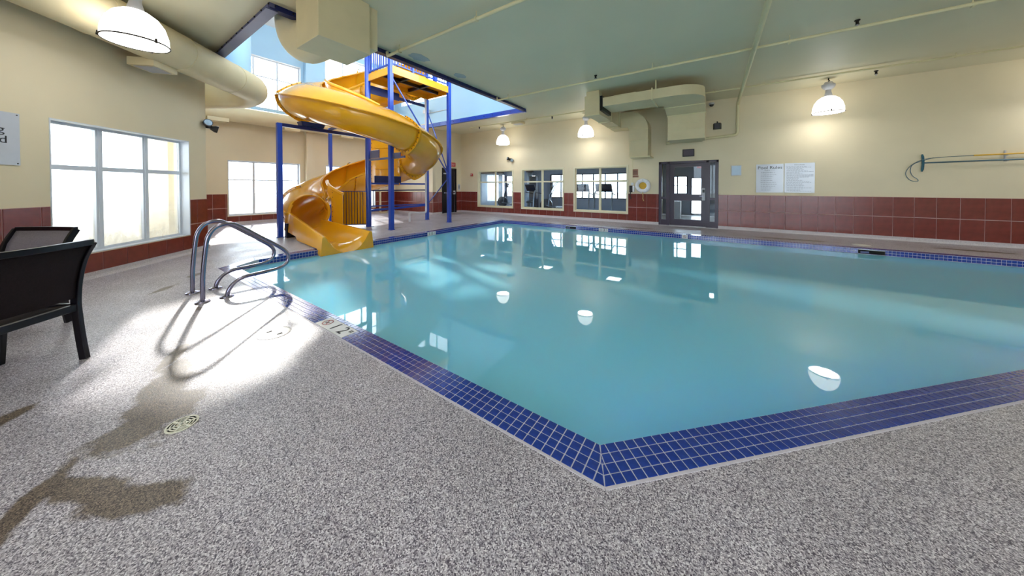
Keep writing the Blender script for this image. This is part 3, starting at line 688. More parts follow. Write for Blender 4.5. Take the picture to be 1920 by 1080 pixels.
# ------------------------------------------------------------------ slide tower
tw=thing('slide_tower','royal blue steel slide tower with yellow platform and railing','tower',(-8.6,6.5,0))
PC=(CX_,CY_); P1=(-7.98,5.34); P2=(-7.94,7.66); P3=(-9.27,7.77)
def post(p,r,z1,sq=0):
    b=MB()
    if sq: b.box((p[0]-r,p[1]-r,.012),(p[0]+r,p[1]+r,z1))
    else: b.tube([(p[0],p[1],.012),(p[0],p[1],z1)],r,20)
    o=b.build('post',M_bpost,tw,not sq,bevel=.008 if sq else 0)
    MB().box((p[0]-r*1.25,p[1]-r*1.25,0.001),(p[0]+r*1.25,p[1]+r*1.25,.014)).build('base_plate',M_bpost,o); return o
post(P1,.06,6.2,1); post(P2,.06,6.2,1); post(P3,.055,6.2,1); post(PC,.085,6.2)
def rod(p,q,wd,name,ht=None,m=M_bpost): return MB().bar(p,q,wd,ht or wd).build(name,m,tw,bevel=.004)
# platform box and railing
pl=MB()
x0,x1,y0,y1=-9.22,-7.93,5.36,7.74
for (a,b_) in (((x0,y0),(x1,y0)),((x1,y0),(x1,y1)),((x1,y1),(x0,y1)),((x0,y1),(x0,y0))): pl.bar((a[0],a[1],4.79),(b_[0],b_[1],4.79),.04,.22)
plo=pl.build('platform_fascia',M_yel,tw)
MB().box((x0,y0,4.86),(x1,y1,4.9)).build('platform_deck',M_yel,tw)
for y in (6.1,6.9): rod((x0,y,4.8),(x1,y,4.8),.08,'joist',.1,M_black)
rod((-8.6,y0,4.8),(-8.6,y1,4.8),.08,'joist',.1,M_black)
for (a,b_) in (((x1,y0),(x1,y1)),((x0,y0),(x1,y0)),((x0,y0),(x0,6.6))):
    for z in (4.97,6.05): rod((a[0],a[1],z),(b_[0],b_[1],z),.04,'railing_rail')
    L=math.hypot(b_[0]-a[0],b_[1]-a[1]); k=.1
    while k<L-.05:
        x=a[0]+(b_[0]-a[0])*k/L; y=a[1]+(b_[1]-a[1])*k/L
        MB().tube([(x,y,4.97),(x,y,6.05)],.012,6).build('picket',M_bpost,tw); k+=.11
rod((x1,6.1,4.9),(x1,6.1,6.05),.07,'railing_post'); rod((x1,7.0,4.9),(x1,7.0,6.05),.1,'railing_post')
# beams
rod((CX_,CY_,4.42),(P3[0],P3[1],4.42),.06,'cross_beam',.1,M_dblue)
a_=MB().bar((CX_,CY_,2.16),(-7.35,CY_,2.16),.05,.06).build('support_arm',M_steelb,tw,bevel=.004)
MB().box((-9.1,CY_-.02,2.2),(-8.62,CY_+.02,2.45)).build('mounting_plate',M_steelb,a_,bevel=.01); MB().prism([(-8.0,CY_-.01),(-7.55,CY_-.01),(-7.55,CY_+.01),(-8.0,CY_+.01)],2.19,2.3).build('gusset',M_steelb,a_)
a_=MB().bar((CX_,CY_,1.40),(CX_,7.75,1.40),.05,.06).build('support_arm',M_bpost,tw,bevel=.004)
MB().box((CX_+.02,5.55,1.43),(CX_+.05,6.55,1.66)).build('mounting_plate',M_dblue,a_,bevel=.01)
rod((CX_,CY_,1.17),(P3[0],P3[1],1.17),.04,'cross_beam',.04,M_dblue)
rod((CX_,CY_,.52),(P3[0],P3[1],.58),.05,'cross_beam',.07); rod((CX_,CY_,.66),(P3[0],P3[1],.62),.04,'cross_beam',.04)
rod((-9.22,CY_-.02,4.45),(-9.22,6.5,4.45),.04,'saddle_plate',.26,M_dblue)
# diagonal braces
rod((P1[0],P1[1]+.06,4.55),(P2[0],P2[1]-.05,1.75),.035,'diagonal_brace'); rod((P3[0]+.05,P3[1],4.2),(P2[0]-.03,P2[1],1.78),.03,'diagonal_brace'); rod((P2[0]-.03,P2[1],1.62),(P3[0]+.03,P3[1],.62),.03,'diagonal_brace')
MB().box((P2[0]-.05,P2[1]-.09,1.58),(P2[0]+.03,P2[1]-.055,1.82)).build('brace_plate',M_bpost,tw)
# long saddle beams to the two outlying posts
def side_post(lbl,p,z1,q,sd):
    t=thing('slide_support_post',lbl,'post',(p[0],p[1],0))
    MB().box((p[0]-.055,p[1]-.055,.012),(p[0]+.055,p[1]+.055,z1)).build('post',M_bpost,t,bevel=.01)
    MB().box((p[0]-.08,p[1]-.08,.001),(p[0]+.08,p[1]+.08,.014)).build('base_plate',M_bpost,t)
    MB().bar((p[0],p[1],z1-.04),(q[0],q[1],z1-.04),.08,.09).build('saddle_beam',M_dblue,t,bevel=.004)
    if sd: MB().sections([[Vector((sd[0]-.12*k,sd[1]-.26*k,z)),Vector((sd[0]+.12*k,sd[1]-.26*k,z)),Vector((sd[0]+.12*k,sd[1]+.26*k,z)),Vector((sd[0]-.12*k,sd[1]+.26*k,z))] for k,z in((1,z1),(1.15,z1+.12))]).build('saddle_block',M_dblue,t)
    return t
side_post('tall dark blue post carrying the slide nearest the handrails',(-9.2,2.97),2.93,(CX_,5.28),(-9.22,3.72))
side_post('blue post standing behind the slide near the pilaster',(-12.0,5.47),3.5,(-11.0,5.4),None)
# small gate between slide and column
gt=thing('slide_gate','small navy barred gate between the slide and its column','gate',(-9.2,4.9,0))
gp=Vector((-9.72,4.72,0)); gq=Vector((-9.2,5.24,0)); gd=(gq-gp)
MB().bar(gp+Vector((0,0,1.15)),gq+Vector((0,0,1.15)),.025,.025).bar(gp+Vector((0,0,.1)),gq+Vector((0,0,.1)),.025,.025).bar(gp+Vector((0,0,.02)),gp+Vector((0,0,1.15)),.035,.035).build('gate_frame',M_dblue,gt)
for k in range(1,9): MB().tube([gp+gd*k/9+Vector((0,0,.1)),gp+gd*k/9+Vector((0,0,1.15))],.009,6).build('bar',M_dblue,gt)
MB().bar(gp+Vector((-.03,.04,.6)),gq+Vector((-.04,.04,.6)),.015,1.05).build('backing_panel',M_yel,gt)
MB().box((-9.68,4.7,1.0),(-9.62,4.76,1.07)).build('latch',M_black,gt)
# white drain pipe by the tower
pv=tag(MB().tube([(-9.15,6.86,.02),(-9.15,6.86,.27),(-9.16,6.88,.32),(-9.17,6.93,.345),(-9.2,7.55,.3),(-9.2,7.63,.31),(-9.2,7.66,.36),(-9.2,7.66,4.3),(-9.15,7.62,4.42),(-8.9,7.4,4.55)],.036,12).build('drain_pipe',M_pvc,None,True),'white plastic drain pipe climbing the rear tower post','pipe')

# ------------------------------------------------------------------ ducts
def elbow(c,r,a0,a1,u,v,n=10): return [Vector(c)+Vector(u)*r*math.cos(a0+(a1-a0)*i/n)+Vector(v)*r*math.sin(a0+(a1-a0)*i/n) for i in range(n+1)]
def ribbed(pts,r,step,n=28):
    """round duct whose seams stand a little proud"""
    b=MB().tube(pts,r,n); return b
def wc(a,c,z): return CO+Vector((0,0,0)).to_2d() if False else Vector((c*S2-a*S2,c*S2+a*S2,z))
dk=thing('round_duct','large cream spiral duct running above the big window','duct',wc(4.5,-4.57,3.56))
aE=7.7
pts=[wc(a,-4.57,3.56) for a in [-2.3+i*.5 for i in range(int((aE+2.3)/.5)+1)]]
cc=wc(aE,-4.57-.55,3.56); dC=Vector((-S2,S2,0)); nC=Vector((-S2,-S2,0))
arc=[cc-nC*.55*math.cos(t)+dC*.55*math.sin(t)+Vector((0,0,-.12*i/10)) for i,t in enumerate([PI*.62*i/10 for i in range(1,11)])]
ld=(arc[-1]-arc[-2]).normalized()
pts+=arc+[arc[-1]+ld*.5]
MB().tube(pts,.3,32).build('duct_body',M_duct,dk,True)
for a in (0,1.2,2.4,3.6,4.8,6.0,7.2): MB().tube([wc(a-.02,-4.57,3.56),wc(a+.02,-4.57,3.56)],.307,32).build('seam_band',M_duct,dk,True)
rg=thing('air_register','cream air grille box under the round duct above the window','vent',wc(5.75,-4.72,3.22))
b=MB(); Q=[wc(a,c,z) for z in(3.17,3.29) for a,c in((5.58,-4.9),(5.98,-4.9),(5.98,-4.56),(5.58,-4.56))]
b.add(Q,[(3,2,1,0),(4,5,6,7),(0,1,5,4),(1,2,6,5),(2,3,7,6),(3,0,4,7)]); b.build('register_box',M_duct,rg)
b=MB(); Q=[wc(a,c,z) for z in(3.163,3.17) for a,c in((5.63,-4.86),(5.93,-4.86),(5.93,-4.6),(5.63,-4.6))]
b.add(Q,[(3,2,1,0),(4,5,6,7),(0,1,5,4),(1,2,6,5),(2,3,7,6),(3,0,4,7)]); b.build('grille',M_grey,rg)
# duct along the far windows and blue riser
d3=thing('far_duct','cream round duct running level under the upper far windows','duct',(-13.0,5,3.5))
MB().tube([(-13.15,y,3.70) for y in(1.75,3,5,7,8.65)],.26,24).build('duct_body',M_duct,d3,True)
for y in (2.6,4.6,6.6,8.2): MB().box((-13.25,y-.25,3.38),(-12.95,y+.25,3.5)).build('register_box',M_duct,d3)
rs=thing('riser_duct','pale blue round duct rising through the ceiling opening','duct',(-9.6,1.95,4.2))
MB().tube([(-9.3,2.15,3.98),(-9.3,2.15,5.6)],.3,28).build('duct_body',M_blue,rs,True)
# hanging plenum and its big elbow
hb=thing('hanging_plenum','boxy cream plenum hanging beside the ceiling opening','duct',(-4.6,2.1,3.97))
MB().prism([(-4.86,1.78),(-4.19,1.78),(-4.19,2.47),(-4.86,2.47)],3.24,CEIL).build('plenum_box',M_duct,hb,bevel=.006)
MB().prism([(-4.8,2.47),(-4.24,2.47),(-4.24,2.62),(-4.8,2.62)],3.36,CEIL).build('plenum_collar',M_duct,hb)
MB().bar((-4.87,2.47,3.25),(-4.19,2.47,3.25),.02,.02).build('drip_seam',M_duct,hb)
el=[(-5.75,2.12,5.6),(-5.75,2.12,5.0),(-5.75,2.12,4.3)]+[(-5.22+.53*-math.cos(t),2.12,3.62+.02-.53*math.sin(t)+.45) for t in [PI/2*i/8 for i in range(1,9)]]+[(-4.84,2.12,3.54)]
eo=MB().tube(el,.3,28).build('elbow_duct',M_duct,hb,True)
for z in (4.15,4.35,4.55,4.75): MB().tube([(-5.75,2.12,z-.015),(-5.75,2.12,z+.015)],.306,28).build('seam_band',M_duct,eo,True)
MB().tube([(-5.75,2.12,4.86),(-5.75,2.12,4.98)],.31,28).build('black_collar',M_black,hb,True)
# rectangular ducts on the back wall over the door
rd=thing('wall_duct','cream rectangular duct with a rounded drop above the glazed door','duct',(-.7,10,3.4))
xa,xb=-1.14,-.18
ov=[(xb-.62+.62*math.sin(t),8.72-.55*math.cos(t)) for t in [PI/2*k/12 for k in range(13)]]
MB().prism([(-2.52,8.17)]+ov+[(xb,9.34),(xa,9.34),(xa,9.02),(-2.52,9.02)],3.5,3.74).build('curved_header',M_duct,rd,bevel=.006)
def slab(y0a,y1a,za,y0b,y1b,zb): return [[Vector((xa,y0a,za)),Vector((xb,y0a,za)),Vector((xb,y1a,za)),Vector((xa,y1a,za))],[Vector((xa,y0b,zb)),Vector((xb,y0b,zb)),Vector((xb,y1b,zb)),Vector((xa,y1b,zb))]]
MB().sections([[Vector((x,y,z)) for x in(xa,xb) for y,z in q] for q in ()] or [[Vector((x,9.34,3.5)),Vector((x,9.34,3.74)),Vector((x,10.1,3.74)),Vector((x,10.5,3.45)),Vector((x,10.5,3.38)),Vector((x,9.88,3.38))] for x in(xa,xb)]).build('elbow_section',M_duct,rd)
MB().box((xa+.02,9.88,2.66),(xb-.01,10.5,3.38)).build('drop_section',M_duct,rd,bevel=.008)
MB().box((xa+.1,10.5,2.72),(xb-.1,11.14,3.3)).build('wall_section',M_duct,rd)
MB().bar((xa-.03,9.33,3.495),(xb+.015,9.33,3.495),.03,.03).build('joint_bar',M_pipe,rd); MB().bar((xa,9.87,3.38),(xb+.015,9.87,3.38),.03,.03).build('joint_bar',M_pipe,rd)
MB().bar((-1.28,8.15,3.49),(-1.28,9.05,3.49),.03,.03).build('joint_bar',M_pipe,rd); MB().bar((-1.28,8.155,3.48),(-1.28,8.155,3.77),.03,.03).build('joint_bar',M_pipe,rd)
for z in (3.13,2.93): MB().box((xa+.02,9.872,z-.005),(xb-.01,9.88,z+.005)).build('seam',M_pipe,rd)
MB().tube([(-1.2,8.2,3.74),(-1.2,8.2,CEIL)],.018,8).build('hanger',M_pipe,rd)
MB().box((-2.35,8.6,3.74),(-1.75,8.95,3.88)).build('upper_box',M_duct,rd)
dd=thing('drop_duct','cream rectangular duct bending down beside the gym windows','duct',(-2.6,10.2,3.3))
MB().box((-3.02,8.13,3.29),(-2.6,8.5,3.84)).build('near_box',M_duct,dd,bevel=.006); MB().box((-2.98,8.17,3.84),(-2.62,8.46,CEIL)).build('ceiling_collar',M_duct,dd)
MB().box((-2.99,8.5,3.31),(-2.61,10.52,3.8)).build('run_section',M_duct,dd,bevel=.006)
MB().box((-2.6,8.17,3.4),(-2.53,9.0,3.8)).build('black_gasket',M_black,dd)
MB().bar((-3.03,8.12,3.285),(-2.58,8.12,3.285),.03,.02).build('joint_bar',M_pipe,dd)
for y in (9.3,10.2):
    o=MB().bar((-3.0,y,3.3),(-2.59,y,3.3),.03,.03).build('joint_bar',M_pipe,dd); MB().bar((-2.6,y,3.29),(-2.6,y,3.82),.03,.03).build('upright_bar',M_pipe,o)
MB().box((-2.99,10.52,3.3),(-2.38,11.14,3.8)).build('wall_section',M_duct,dd)
MB().sections([[Vector((-2.38+r_*math.sin(t),y,3.2+r_*math.cos(t))) for r_,y in((.04,10.5),(.62,10.5),(.62,11.13),(.04,11.13))] for t in [PI/2*k/10 for k in range(11)]]).build('bend',M_duct,dd,True)
MB().box((-2.34,10.5,2.3),(-1.76,11.13,3.2)).build('outlet_section',M_duct,dd,bevel=.006)
for z in (2.83,3.2): MB().box((-2.36,10.485,z-.008),(-1.74,10.5,z+.008)).build('joint_bar',M_pipe,dd)
MB().box((-2.3,10.42,2.26),(-1.68,11.13,2.3)).build('outlet_rim',M_pipe,dd)

# ------------------------------------------------------------------ pipes under the ceiling
def pipe(lbl,pts,r,heads=(),hang=()):
    t=thing('ceiling_pipe',lbl,'pipe',pts[0])
    MB().tube(pts,r,10).build('pipe_run',M_pipe,t,True)
    for (x,y,z) in heads:
        b=MB().tube([(x,y,z+.02),(x,y,z+.1)],.012,6); o=b.build('sprinkler_head',M_grey,t)
        MB().lathe([(.002,.13),(.035,.125),(.035,.11),(.02,.1),(.02,.06),(.03,.05),(.002,.048)],(x,y,z+.0),10).build('deflector',M_bolt,o)
    for (x,y,z) in hang:
        MB().bar((x,y,z),(x,y,CEIL),.012,.012).build('hanger',M_pipe,t); MB().tube([(x-.012,y,z),(x+.012,y,z)],r*1.5,10).build('clamp',M_pipe,t)
    return t
ZP=3.85
pipe('ivory sprinkler pipe ending in an elbow by the tower',[(8.2,3.47,ZP),(-5.2,3.47,ZP),(-5.27,3.47,ZP-.0),(-5.29,3.47,ZP+.08)],.028,[(-2.2,3.47,ZP)],[(-4.9,3.47,ZP),(-3,3.47,ZP),(1,3.47,ZP)])
pipe('ivory sprinkler pipe crossing the middle of the ceiling',[(8.2,7.1,ZP),(-5.22,7.05,ZP),(-5.29,7.05,ZP),(-5.3,7.05,ZP+.08)],.026,[(-2.35,7.06,ZP),(1.9,7.08,ZP)],[(-4.9,7.05,ZP),(-1.1,7.05,ZP),(3.0,7.1,ZP),(1.1,7.1,ZP)])
pipe('ivory sprinkler pipe close along the back wall',[(8.2,9.9,3.9),(-8.9,9.9,3.9)],.022,[(-4.9,9.88,3.74),(2.95,9.9,3.72),(-8.4,9.9,3.76)],[(-6,9.9,3.9),(0,9.9,3.9),(4,9.9,3.9)])
pipe('thicker ivory drain pipe crossing the ceiling and dropping to the door',[(.6,st.y+.3,3.8),(.6,10.95,3.78),(.6,11.08,3.74),(.6,11.1,3.6),(.6,11.1,2.92),(.57,11.1,2.86),(.5,11.1,2.84),(-1.3,11.1,2.74)],.04,(),[(.6,4,3.8),(.6,6.9,3.8),(.6,8,3.8),(.6,2,3.8)])

# ------------------------------------------------------------------ pendant lamps
def lamp_parts(t):
    MB().lathe([(.05,.58),(.055,.50),(.07,.44),(.078,.40)],n=20).build('neck',M_grey,t,True)
    MB().lathe([(.0,.755),(.07,.75),(.085,.715),(.125,.69),(.125,.645),(.095,.60),(.06,.565),(.0,.56)],n=12).build('ballast_housing',M_grey,t,True)
    MB().tube([(0,0,.74),(0,0,.77),(.02,0,.785),(0,0,.80),(0,0,.845)],.012,8).build('hook',M_bolt,t)
    MB().lathe([(.07,.40),(.12,.385),(.19,.33),(.245,.24),(.277,.12),(.285,.0),(.278,.0),(.27,.12),(.238,.235),(.18,.32),(.07,.37)],n=40).build('shade',M_lamp,t,True)
    r=MB().lathe([(.287,-.008),(.293,-.004),(.293,.006),(.287,.01),(.28,.004),(.28,-.004),(.287,-.008)],n=40).build('rim',M_bolt,t,True)
    c=MB()
    for k in range(3): a=2*PI*k/3+.5; c.bar((.29*math.cos(a),.29*math.sin(a),-.015),(.285*math.cos(a),.285*math.sin(a),.035),.02,.02)
    c.build('rim_clip',M_bolt,t)
    MB().lathe([(.0,.075),(.15,.08),(.268,.1)],n=30).build('lens',M_lens,t,True)
lamps=[((-7.5,10.4),'white glowing dome lamp hanging in the far corner of the room'),((-3.83,10.45),'white glowing dome lamp hanging beside the drop duct'),((2.34,10.45),'white glowing dome lamp hanging over the pool rules'),((-6.06,.47),'large white glowing dome lamp hanging over the big left window'),
 ((-2.4,.3),'added unseen dome lamp above the near deck'),((1.2,.3),'added unseen dome lamp above the near deck behind the camera'),((4.9,.3),'added unseen dome lamp above the deck at far right'),((6.0,10.45),'added unseen dome lamp on the back wall past the poles'),  # lamps in this row and the next are unseen, added to brighten the room
 ((5.0,5.2),'added unseen dome lamp over the right half of the pool'),((1.2,-3.6),'added unseen dome lamp by the rear windows'),((4.9,-3.6),'added unseen dome lamp by the rear right corner')]
proto=None
for (x,y),lbl in lamps:
    if proto is None:
        t=thing('pendant_lamp',lbl,'lamp',(0,0,0)); lamp_parts(t); proto=t
    else: t=copy_tree(proto); t['label']=lbl
    t.location=(x,y,3.12); t['group']='dome lamps under the ceiling'
    L=bpy.data.lights.new('lamp_light','AREA'); L.shape='DISK'; L.size=.5; L.energy=LAMP_W; L.color=(1,.985,.955)
    lo=bpy.data.objects.new('lamp_light',L); COL.objects.link(lo); lo.location=(x,y,3.115)

# ------------------------------------------------------------------ rooms seen through the back wall
GX0,GX1,GY1=-15.2,-1.95,15.6
struct(MB().box((GX0,YB+.18,-.05),(GX1-.05,GY1,.0)).build('floor_gym',M_gymfloor)); struct(MB().box((GX1-.05,YB+.0,-.05),(2.2,GY1,-.002)).build('floor_corridor',M_corr))
struct(MB().box((GX0,YB+.18,2.62),(2.2,GY1,2.75)).build('ceiling_gym',M_gymwall))
Wy=Wall('wall_gym',(GX0,GY1),(1,0),(0,-1),2.2-GX0,0,2.7,[(-12.7-GX0,-11.15-GX0,.3,2.1),(-11.05-GX0,-10.4-GX0,.65,2.0),(-9.3-GX0,-8.85-GX0,.4,2.0),(-7.85-GX0,-3.4-GX0,.65,2.0),(-1.75-GX0,-.95-GX0,.95,1.78),(-.82-GX0,-.3-GX0,.05,1.7)],m=M_gymwall)
window('window_12',Wy,-11.05-GX0,-10.4-GX0,.65,2.0,1,None,.05,.05,.05,M_dark,M_glass); window('window_13',Wy,-7.85-GX0,-3.4-GX0,.65,2.0,7,1.55,.05,.05,.06,M_mach,M_glass)
window('window_14',Wy,-1.75-GX0,-.95-GX0,.95,1.78,2,1.35,.05,.04,.05,M_dark,M_glass); window('window_18',Wy,-12.7-GX0,-11.15-GX0,.3,2.1,2,None,.05,.05,.05,M_dark,M_glass); window('window_19',Wy,-9.3-GX0,-8.85-GX0,.4,2.0,1,None,.05,.04,.05,M_dark,M_glass)  # last two windows are added behind the curtains to make them glow
window('window_15',Wy,-.82-GX0,-.3-GX0,.05,1.7,1,None,.05,.04,.05,M_dark,M_glass)  # carried down to the floor to bring more daylight into the corridor
struct(MB().box((GX0-.1,YB+.18,0),(GX0,GY1,2.7)).build('wall_gym_end',M_gymwall)); struct(MB().box((GX1-.1,YB+.4,0),(GX1,GY1,2.7)).build('wall_corridor',M_tan)); struct(MB().box((2.1,YB+.18,0),(2.2,GY1,2.7)).build('wall_corridor_end',M_tan))
for (a,b_,lbl) in ((-12.8,-11.7,'wide white sheer curtain seen through the leftmost gym window'),(-11.4,-11.08,'narrow white sheer curtain beside the wide one in the gym'),(-9.24,-8.9,'white sheer curtain seen through the middle gym window')):
    t=thing('sheer_curtain',lbl,'curtain',((a+b_)/2,15.3,0))
    secs=[[Vector((a+(b_-a)*k/40,15.3+.04*math.sin(k*1.7),z)),Vector((a+(b_-a)*k/40,15.315+.04*math.sin(k*1.7),z))] for k in range(41) for z in()]
    vs=[];fs=[]
    for k in range(61):
        x=a+(b_-a)*k/60; y=15.3+.04*math.sin(k*1.3)
        vs+=[(x,y,.0),(x,y,2.15)]
        if k: fs.append((2*k-2,2*k,2*k+1,2*k-1))
    o=MB().add(vs,fs).build('drape',M_curtain,t,True); sm=o.modifiers.new('thickness','SOLIDIFY'); sm.thickness=.006
    MB().box((a-.03,15.2,2.15),(b_+.03,15.4,2.36)).build('valance',M_gold,t)
def treadmill(name,lbl,x,y,rz):
    t=thing(name,lbl,'treadmill',(x,y,0),rz)
    R=Matrix.Translation((x,y,0))@Matrix.Rotation(rz,4,'Z')
    def B(a,b_,n,m,par=t,bv=.01): return MB().box(a,b_,R).build(n,m,par,bevel=bv)
    B((-.36,-.8,.02),(.36,.8,.16),'deck',M_mach); B((-.24,-.76,.16),(.24,.7,.175),'belt',M_black,t,0)
    B((-.38,.55,.1),(.38,.9,.3),'motor_hood',M_mach)
    for s in(-1,1):
        MB().tube([R@Vector((s*.36,.7,.15)),R@Vector((s*.36,.62,1.0)),R@Vector((s*.34,.55,1.12))],.03,8).build('upright',M_msil,t,True)
        MB().tube([R@Vector((s*.35,.56,1.02)),R@Vector((s*.35,.1,.95))],.02,8).build('handrail',M_mach,t,True)
    MB().add([R@Vector(v) for v in [(-.34,.45,1.1),(.34,.45,1.1),(.34,.6,1.42),(-.34,.6,1.42),(-.34,.5,1.07),(.34,.5,1.07),(.34,.65,1.4),(-.34,.65,1.4)]],[(0,1,2,3),(7,6,5,4),(0,1,5,4),(1,2,6,5),(2,3,7,6),(3,0,4,7)]).build('console',M_mach,t,bevel=.01)
treadmill('treadmill','dark treadmill in the right half of the gym window nearest the life ring',-3.75,12.9,PI)
treadmill('treadmill.001','dark treadmill in the left half of the gym window nearest the life ring',-4.75,13.0,PI)
treadmill('treadmill.002','dark treadmill low in the middle gym window behind its left pane',-7.35,13.3,PI*.9)
def elliptical(lbl,x,y,rz):
    t=thing('elliptical_trainer',lbl,'exercise machine',(x,y,0),rz); R=Matrix.Translation((x,y,0))@Matrix.Rotation(rz,4,'Z')
    MB().bar(R@Vector((0,-.7,.04)),R@Vector((0,.7,.04)),.12,.08).build('base_beam',M_mach,t); 
    for yy in(-.68,.6): MB().bar(R@Vector((-.3,yy,.03)),R@Vector((.3,yy,.03)),.07,.06).build('foot_bar',M_mach,t)
    MB().lathe([(.0,-.09),(.2,-.09),(.3,-.06),(.3,.06),(.2,.09),(.0,.09)],n=24,mx=Matrix.Translation(R@Vector((0,.45,.42)))@Matrix.Rotation(rz,4,'Z')@Matrix.Rotation(PI/2,4,'Y')).build('flywheel_cover',M_mach,t,True)
    MB().tube([R@Vector((0,.4,.5)),R@Vector((0,.25,1.0)),R@Vector((0,.2,1.3))],.05,10).build('mast',M_mach,t,True)
    MB().box((-.18,.12,1.25),(.18,.2,1.5),R).build('console',M_mach,t,bevel=.02)
    for s in(-1,1):
        MB().tube([R@Vector((s*.28,.3,.35)),R@Vector((s*.3,.25,.9)),R@Vector((s*.26,.05,1.35)),R@Vector((s*.22,-.1,1.55))],.022,8).build('swing_arm',M_msil,t,True)
        MB().tube([R@Vector((s*.2,.42,.4)),R@Vector((s*.22,-.2,.28)),R@Vector((s*.22,-.6,.2))],.03,8).build('pedal_arm',M_msil,t,True)
        MB().box((s*.22-.08,-.35,.3),(s*.22+.08,.0,.34),R).build('pedal',M_black,t)
elliptical('dark elliptical trainer with curved arms in the middle gym window',-6.2,12.9,PI*.6)
elliptical('exercise machine with pale arms at the edge of the leftmost gym window',-9.75,14.2,PI*.6)
sq=thing('weight_machine','tall dark weight machine beside the curtain in the middle gym window','exercise machine',(-8.4,14.8,0))
MB().box((-8.75,14.7,0),(-8.3,15.0,1.9)).build('weight_tower',M_mach,sq,bevel=.02); MB().box((-8.6,14.1,.4),(-8.3,14.6,.48)).build('bench_pad',M_black,sq,bevel=.02); MB().tube([(-8.45,14.4,.0),(-8.45,14.4,.4)],.04,8).build('bench_leg',M_msil,sq)
bxr=thing('corridor_cabinet','white cabinet standing in the corridor behind the glazed door','cabinet',(-1.2,13.6,0))
MB().box((-1.5,13.4,0),(-1.05,13.8,.72)).build('cabinet_body',M_ring,bxr,bevel=.01); MB().box((-1.47,13.39,.04),(-1.08,13.4,.68)).build('cabinet_door',M_pvc,bxr)
for (x,z,lbl) in ((-.62,2.28,'red exit sign in the corridor, higher one behind the door glass'),(-.4,2.1,'red exit sign in the corridor, lower one behind the door glass')):
    t=thing('corridor_exit_sign',lbl,'sign',(x,14.2+x,z)); MB().box((x-.13,14.2+x,z-.08),(x+.13,14.25+x,z+.08)).build('sign_box',M_red,t,bevel=.01); MB().bar((x,14.22+x,z+.08),(x,14.22+x,2.62),.02,.02).build('stem',M_black,t)
for (x,y,lb) in ((-11.5,13.4,'behind the leftmost gym window'),(-7,13.4,'behind the middle gym window'),(-3.6,13.4,'behind the gym window nearest the life ring'),(.2,13.4,'in the corridor behind the glazed door')):
    t=thing('added_ceiling_light','added flat white square ceiling light '+lb,'lamp',(x,y,2.6),0,'ceiling lights added behind the back wall')
    MB().box((x-.3,y-.3,2.585),(x+.3,y+.3,2.62)).build('light_frame',M_grey,t); MB().box((x-.27,y-.27,2.575),(x+.27,y+.27,2.585)).build('diffuser',M_addlamp,t)  # unseen ceiling lights, added to brighten the gym and corridor

# ------------------------------------------------------------------ things on the back wall
def onback(x,z,off=.002): return frame_mx((x,YB-off,z),(1,0,0),(0,0,1))
t=thing('pool_rules_board','glossy white board headed Pool Rules, left of the pair','sign',(1.34,YB,1.5))
MB().box((1.046,YB-.012,1.13),(1.64,YB-.001,1.94)).build('board',M_paper,t)
lettering('lettering','Pool Rules',.125,onback(1.345,1.80,.013),M_print,t,'CENTER')
def lines(par,x0,x1,z0,z1,n,m,seed):
    rnd=random.Random(seed); b=MB()
    for i in range(n):
        z=z1-(z1-z0)*i/(n-1); x=x0+rnd.uniform(0,.02); xe=x0+(x1-x0)*rnd.uniform(.45,1)
        while x<xe:
            L=rnd.uniform(.015,.06); b.box((x,YB-.0145,z),(min(x+L,xe),YB-.0125,z+.009)); x+=L+.012
    b.build('fine_print',m,par)['kind']='stuff'
lines(t,1.22,1.47,1.745,1.765,2,M_printg,1); lines(t,1.15,1.55,1.69,1.705,2,M_printg,9); lines(t,1.14,1.5,1.2,1.63,9,M_printg,2)
for x in(1.06,1.626):
    for z in(1.145,1.925): MB().tube([(x,YB-.011,z),(x,YB-.016,z)],.006,8).build('screw',M_grey,t)
t=thing('rules_notice_board','glossy white board of dense small print, right of the pair','sign',(1.96,YB,1.5))
MB().box((1.66,YB-.012,1.13),(2.265,YB-.001,1.947)).build('board',M_paper,t)
lettering('lettering','POOL RULES',.036,onback(1.96,1.885,.013),M_print,t,'CENTER'); lines(t,1.69,2.24,1.17,1.85,24,M_printg,3)
for x in(1.675,2.25):
    for z in(1.145,1.93): MB().tube([(x,YB-.011,z),(x,YB-.016,z)],.006,8).build('screw',M_grey,t)
t=thing('wall_plate','small silver framed plate between door and rules board','sign',(.58,YB,1.78)); MB().box((.458,YB-.02,1.63),(.704,YB-.001,1.934)).build('plate_frame',M_grey,t,bevel=.004); MB().box((.475,YB-.024,1.65),(.687,YB-.02,1.915)).build('plate_face',M_plate,t)
t=thing('black_notice_box','black box sign mounted above the glazed door','sign',(-.66,YB,2.39)); MB().box((-.82,YB-.07,2.27),(-.495,YB-.001,2.505)).build('sign_case',M_black,t,bevel=.01); MB().box((-.79,YB-.074,2.3),(-.525,YB-.07,2.475)).build('sign_face',M_dark,t)
t=thing('wall_speaker','small black loudspeaker under the ceiling pipe','speaker',(.1,YB,3.15)); MB().prism([(-.007,YB-.001),(.211,YB-.001),(.18,YB-.14),(.02,YB-.14)],3.06,3.24).build('speaker_case',M_black,t,bevel=.01); MB().box((.03,YB-.146,3.08),(.17,YB-.14,3.22)).build('speaker_grille',M_mach,t); MB().bar((.1,YB-.05,3.24),(.1,YB-.001,3.3),.03,.03).build('bracket',M_black,t)
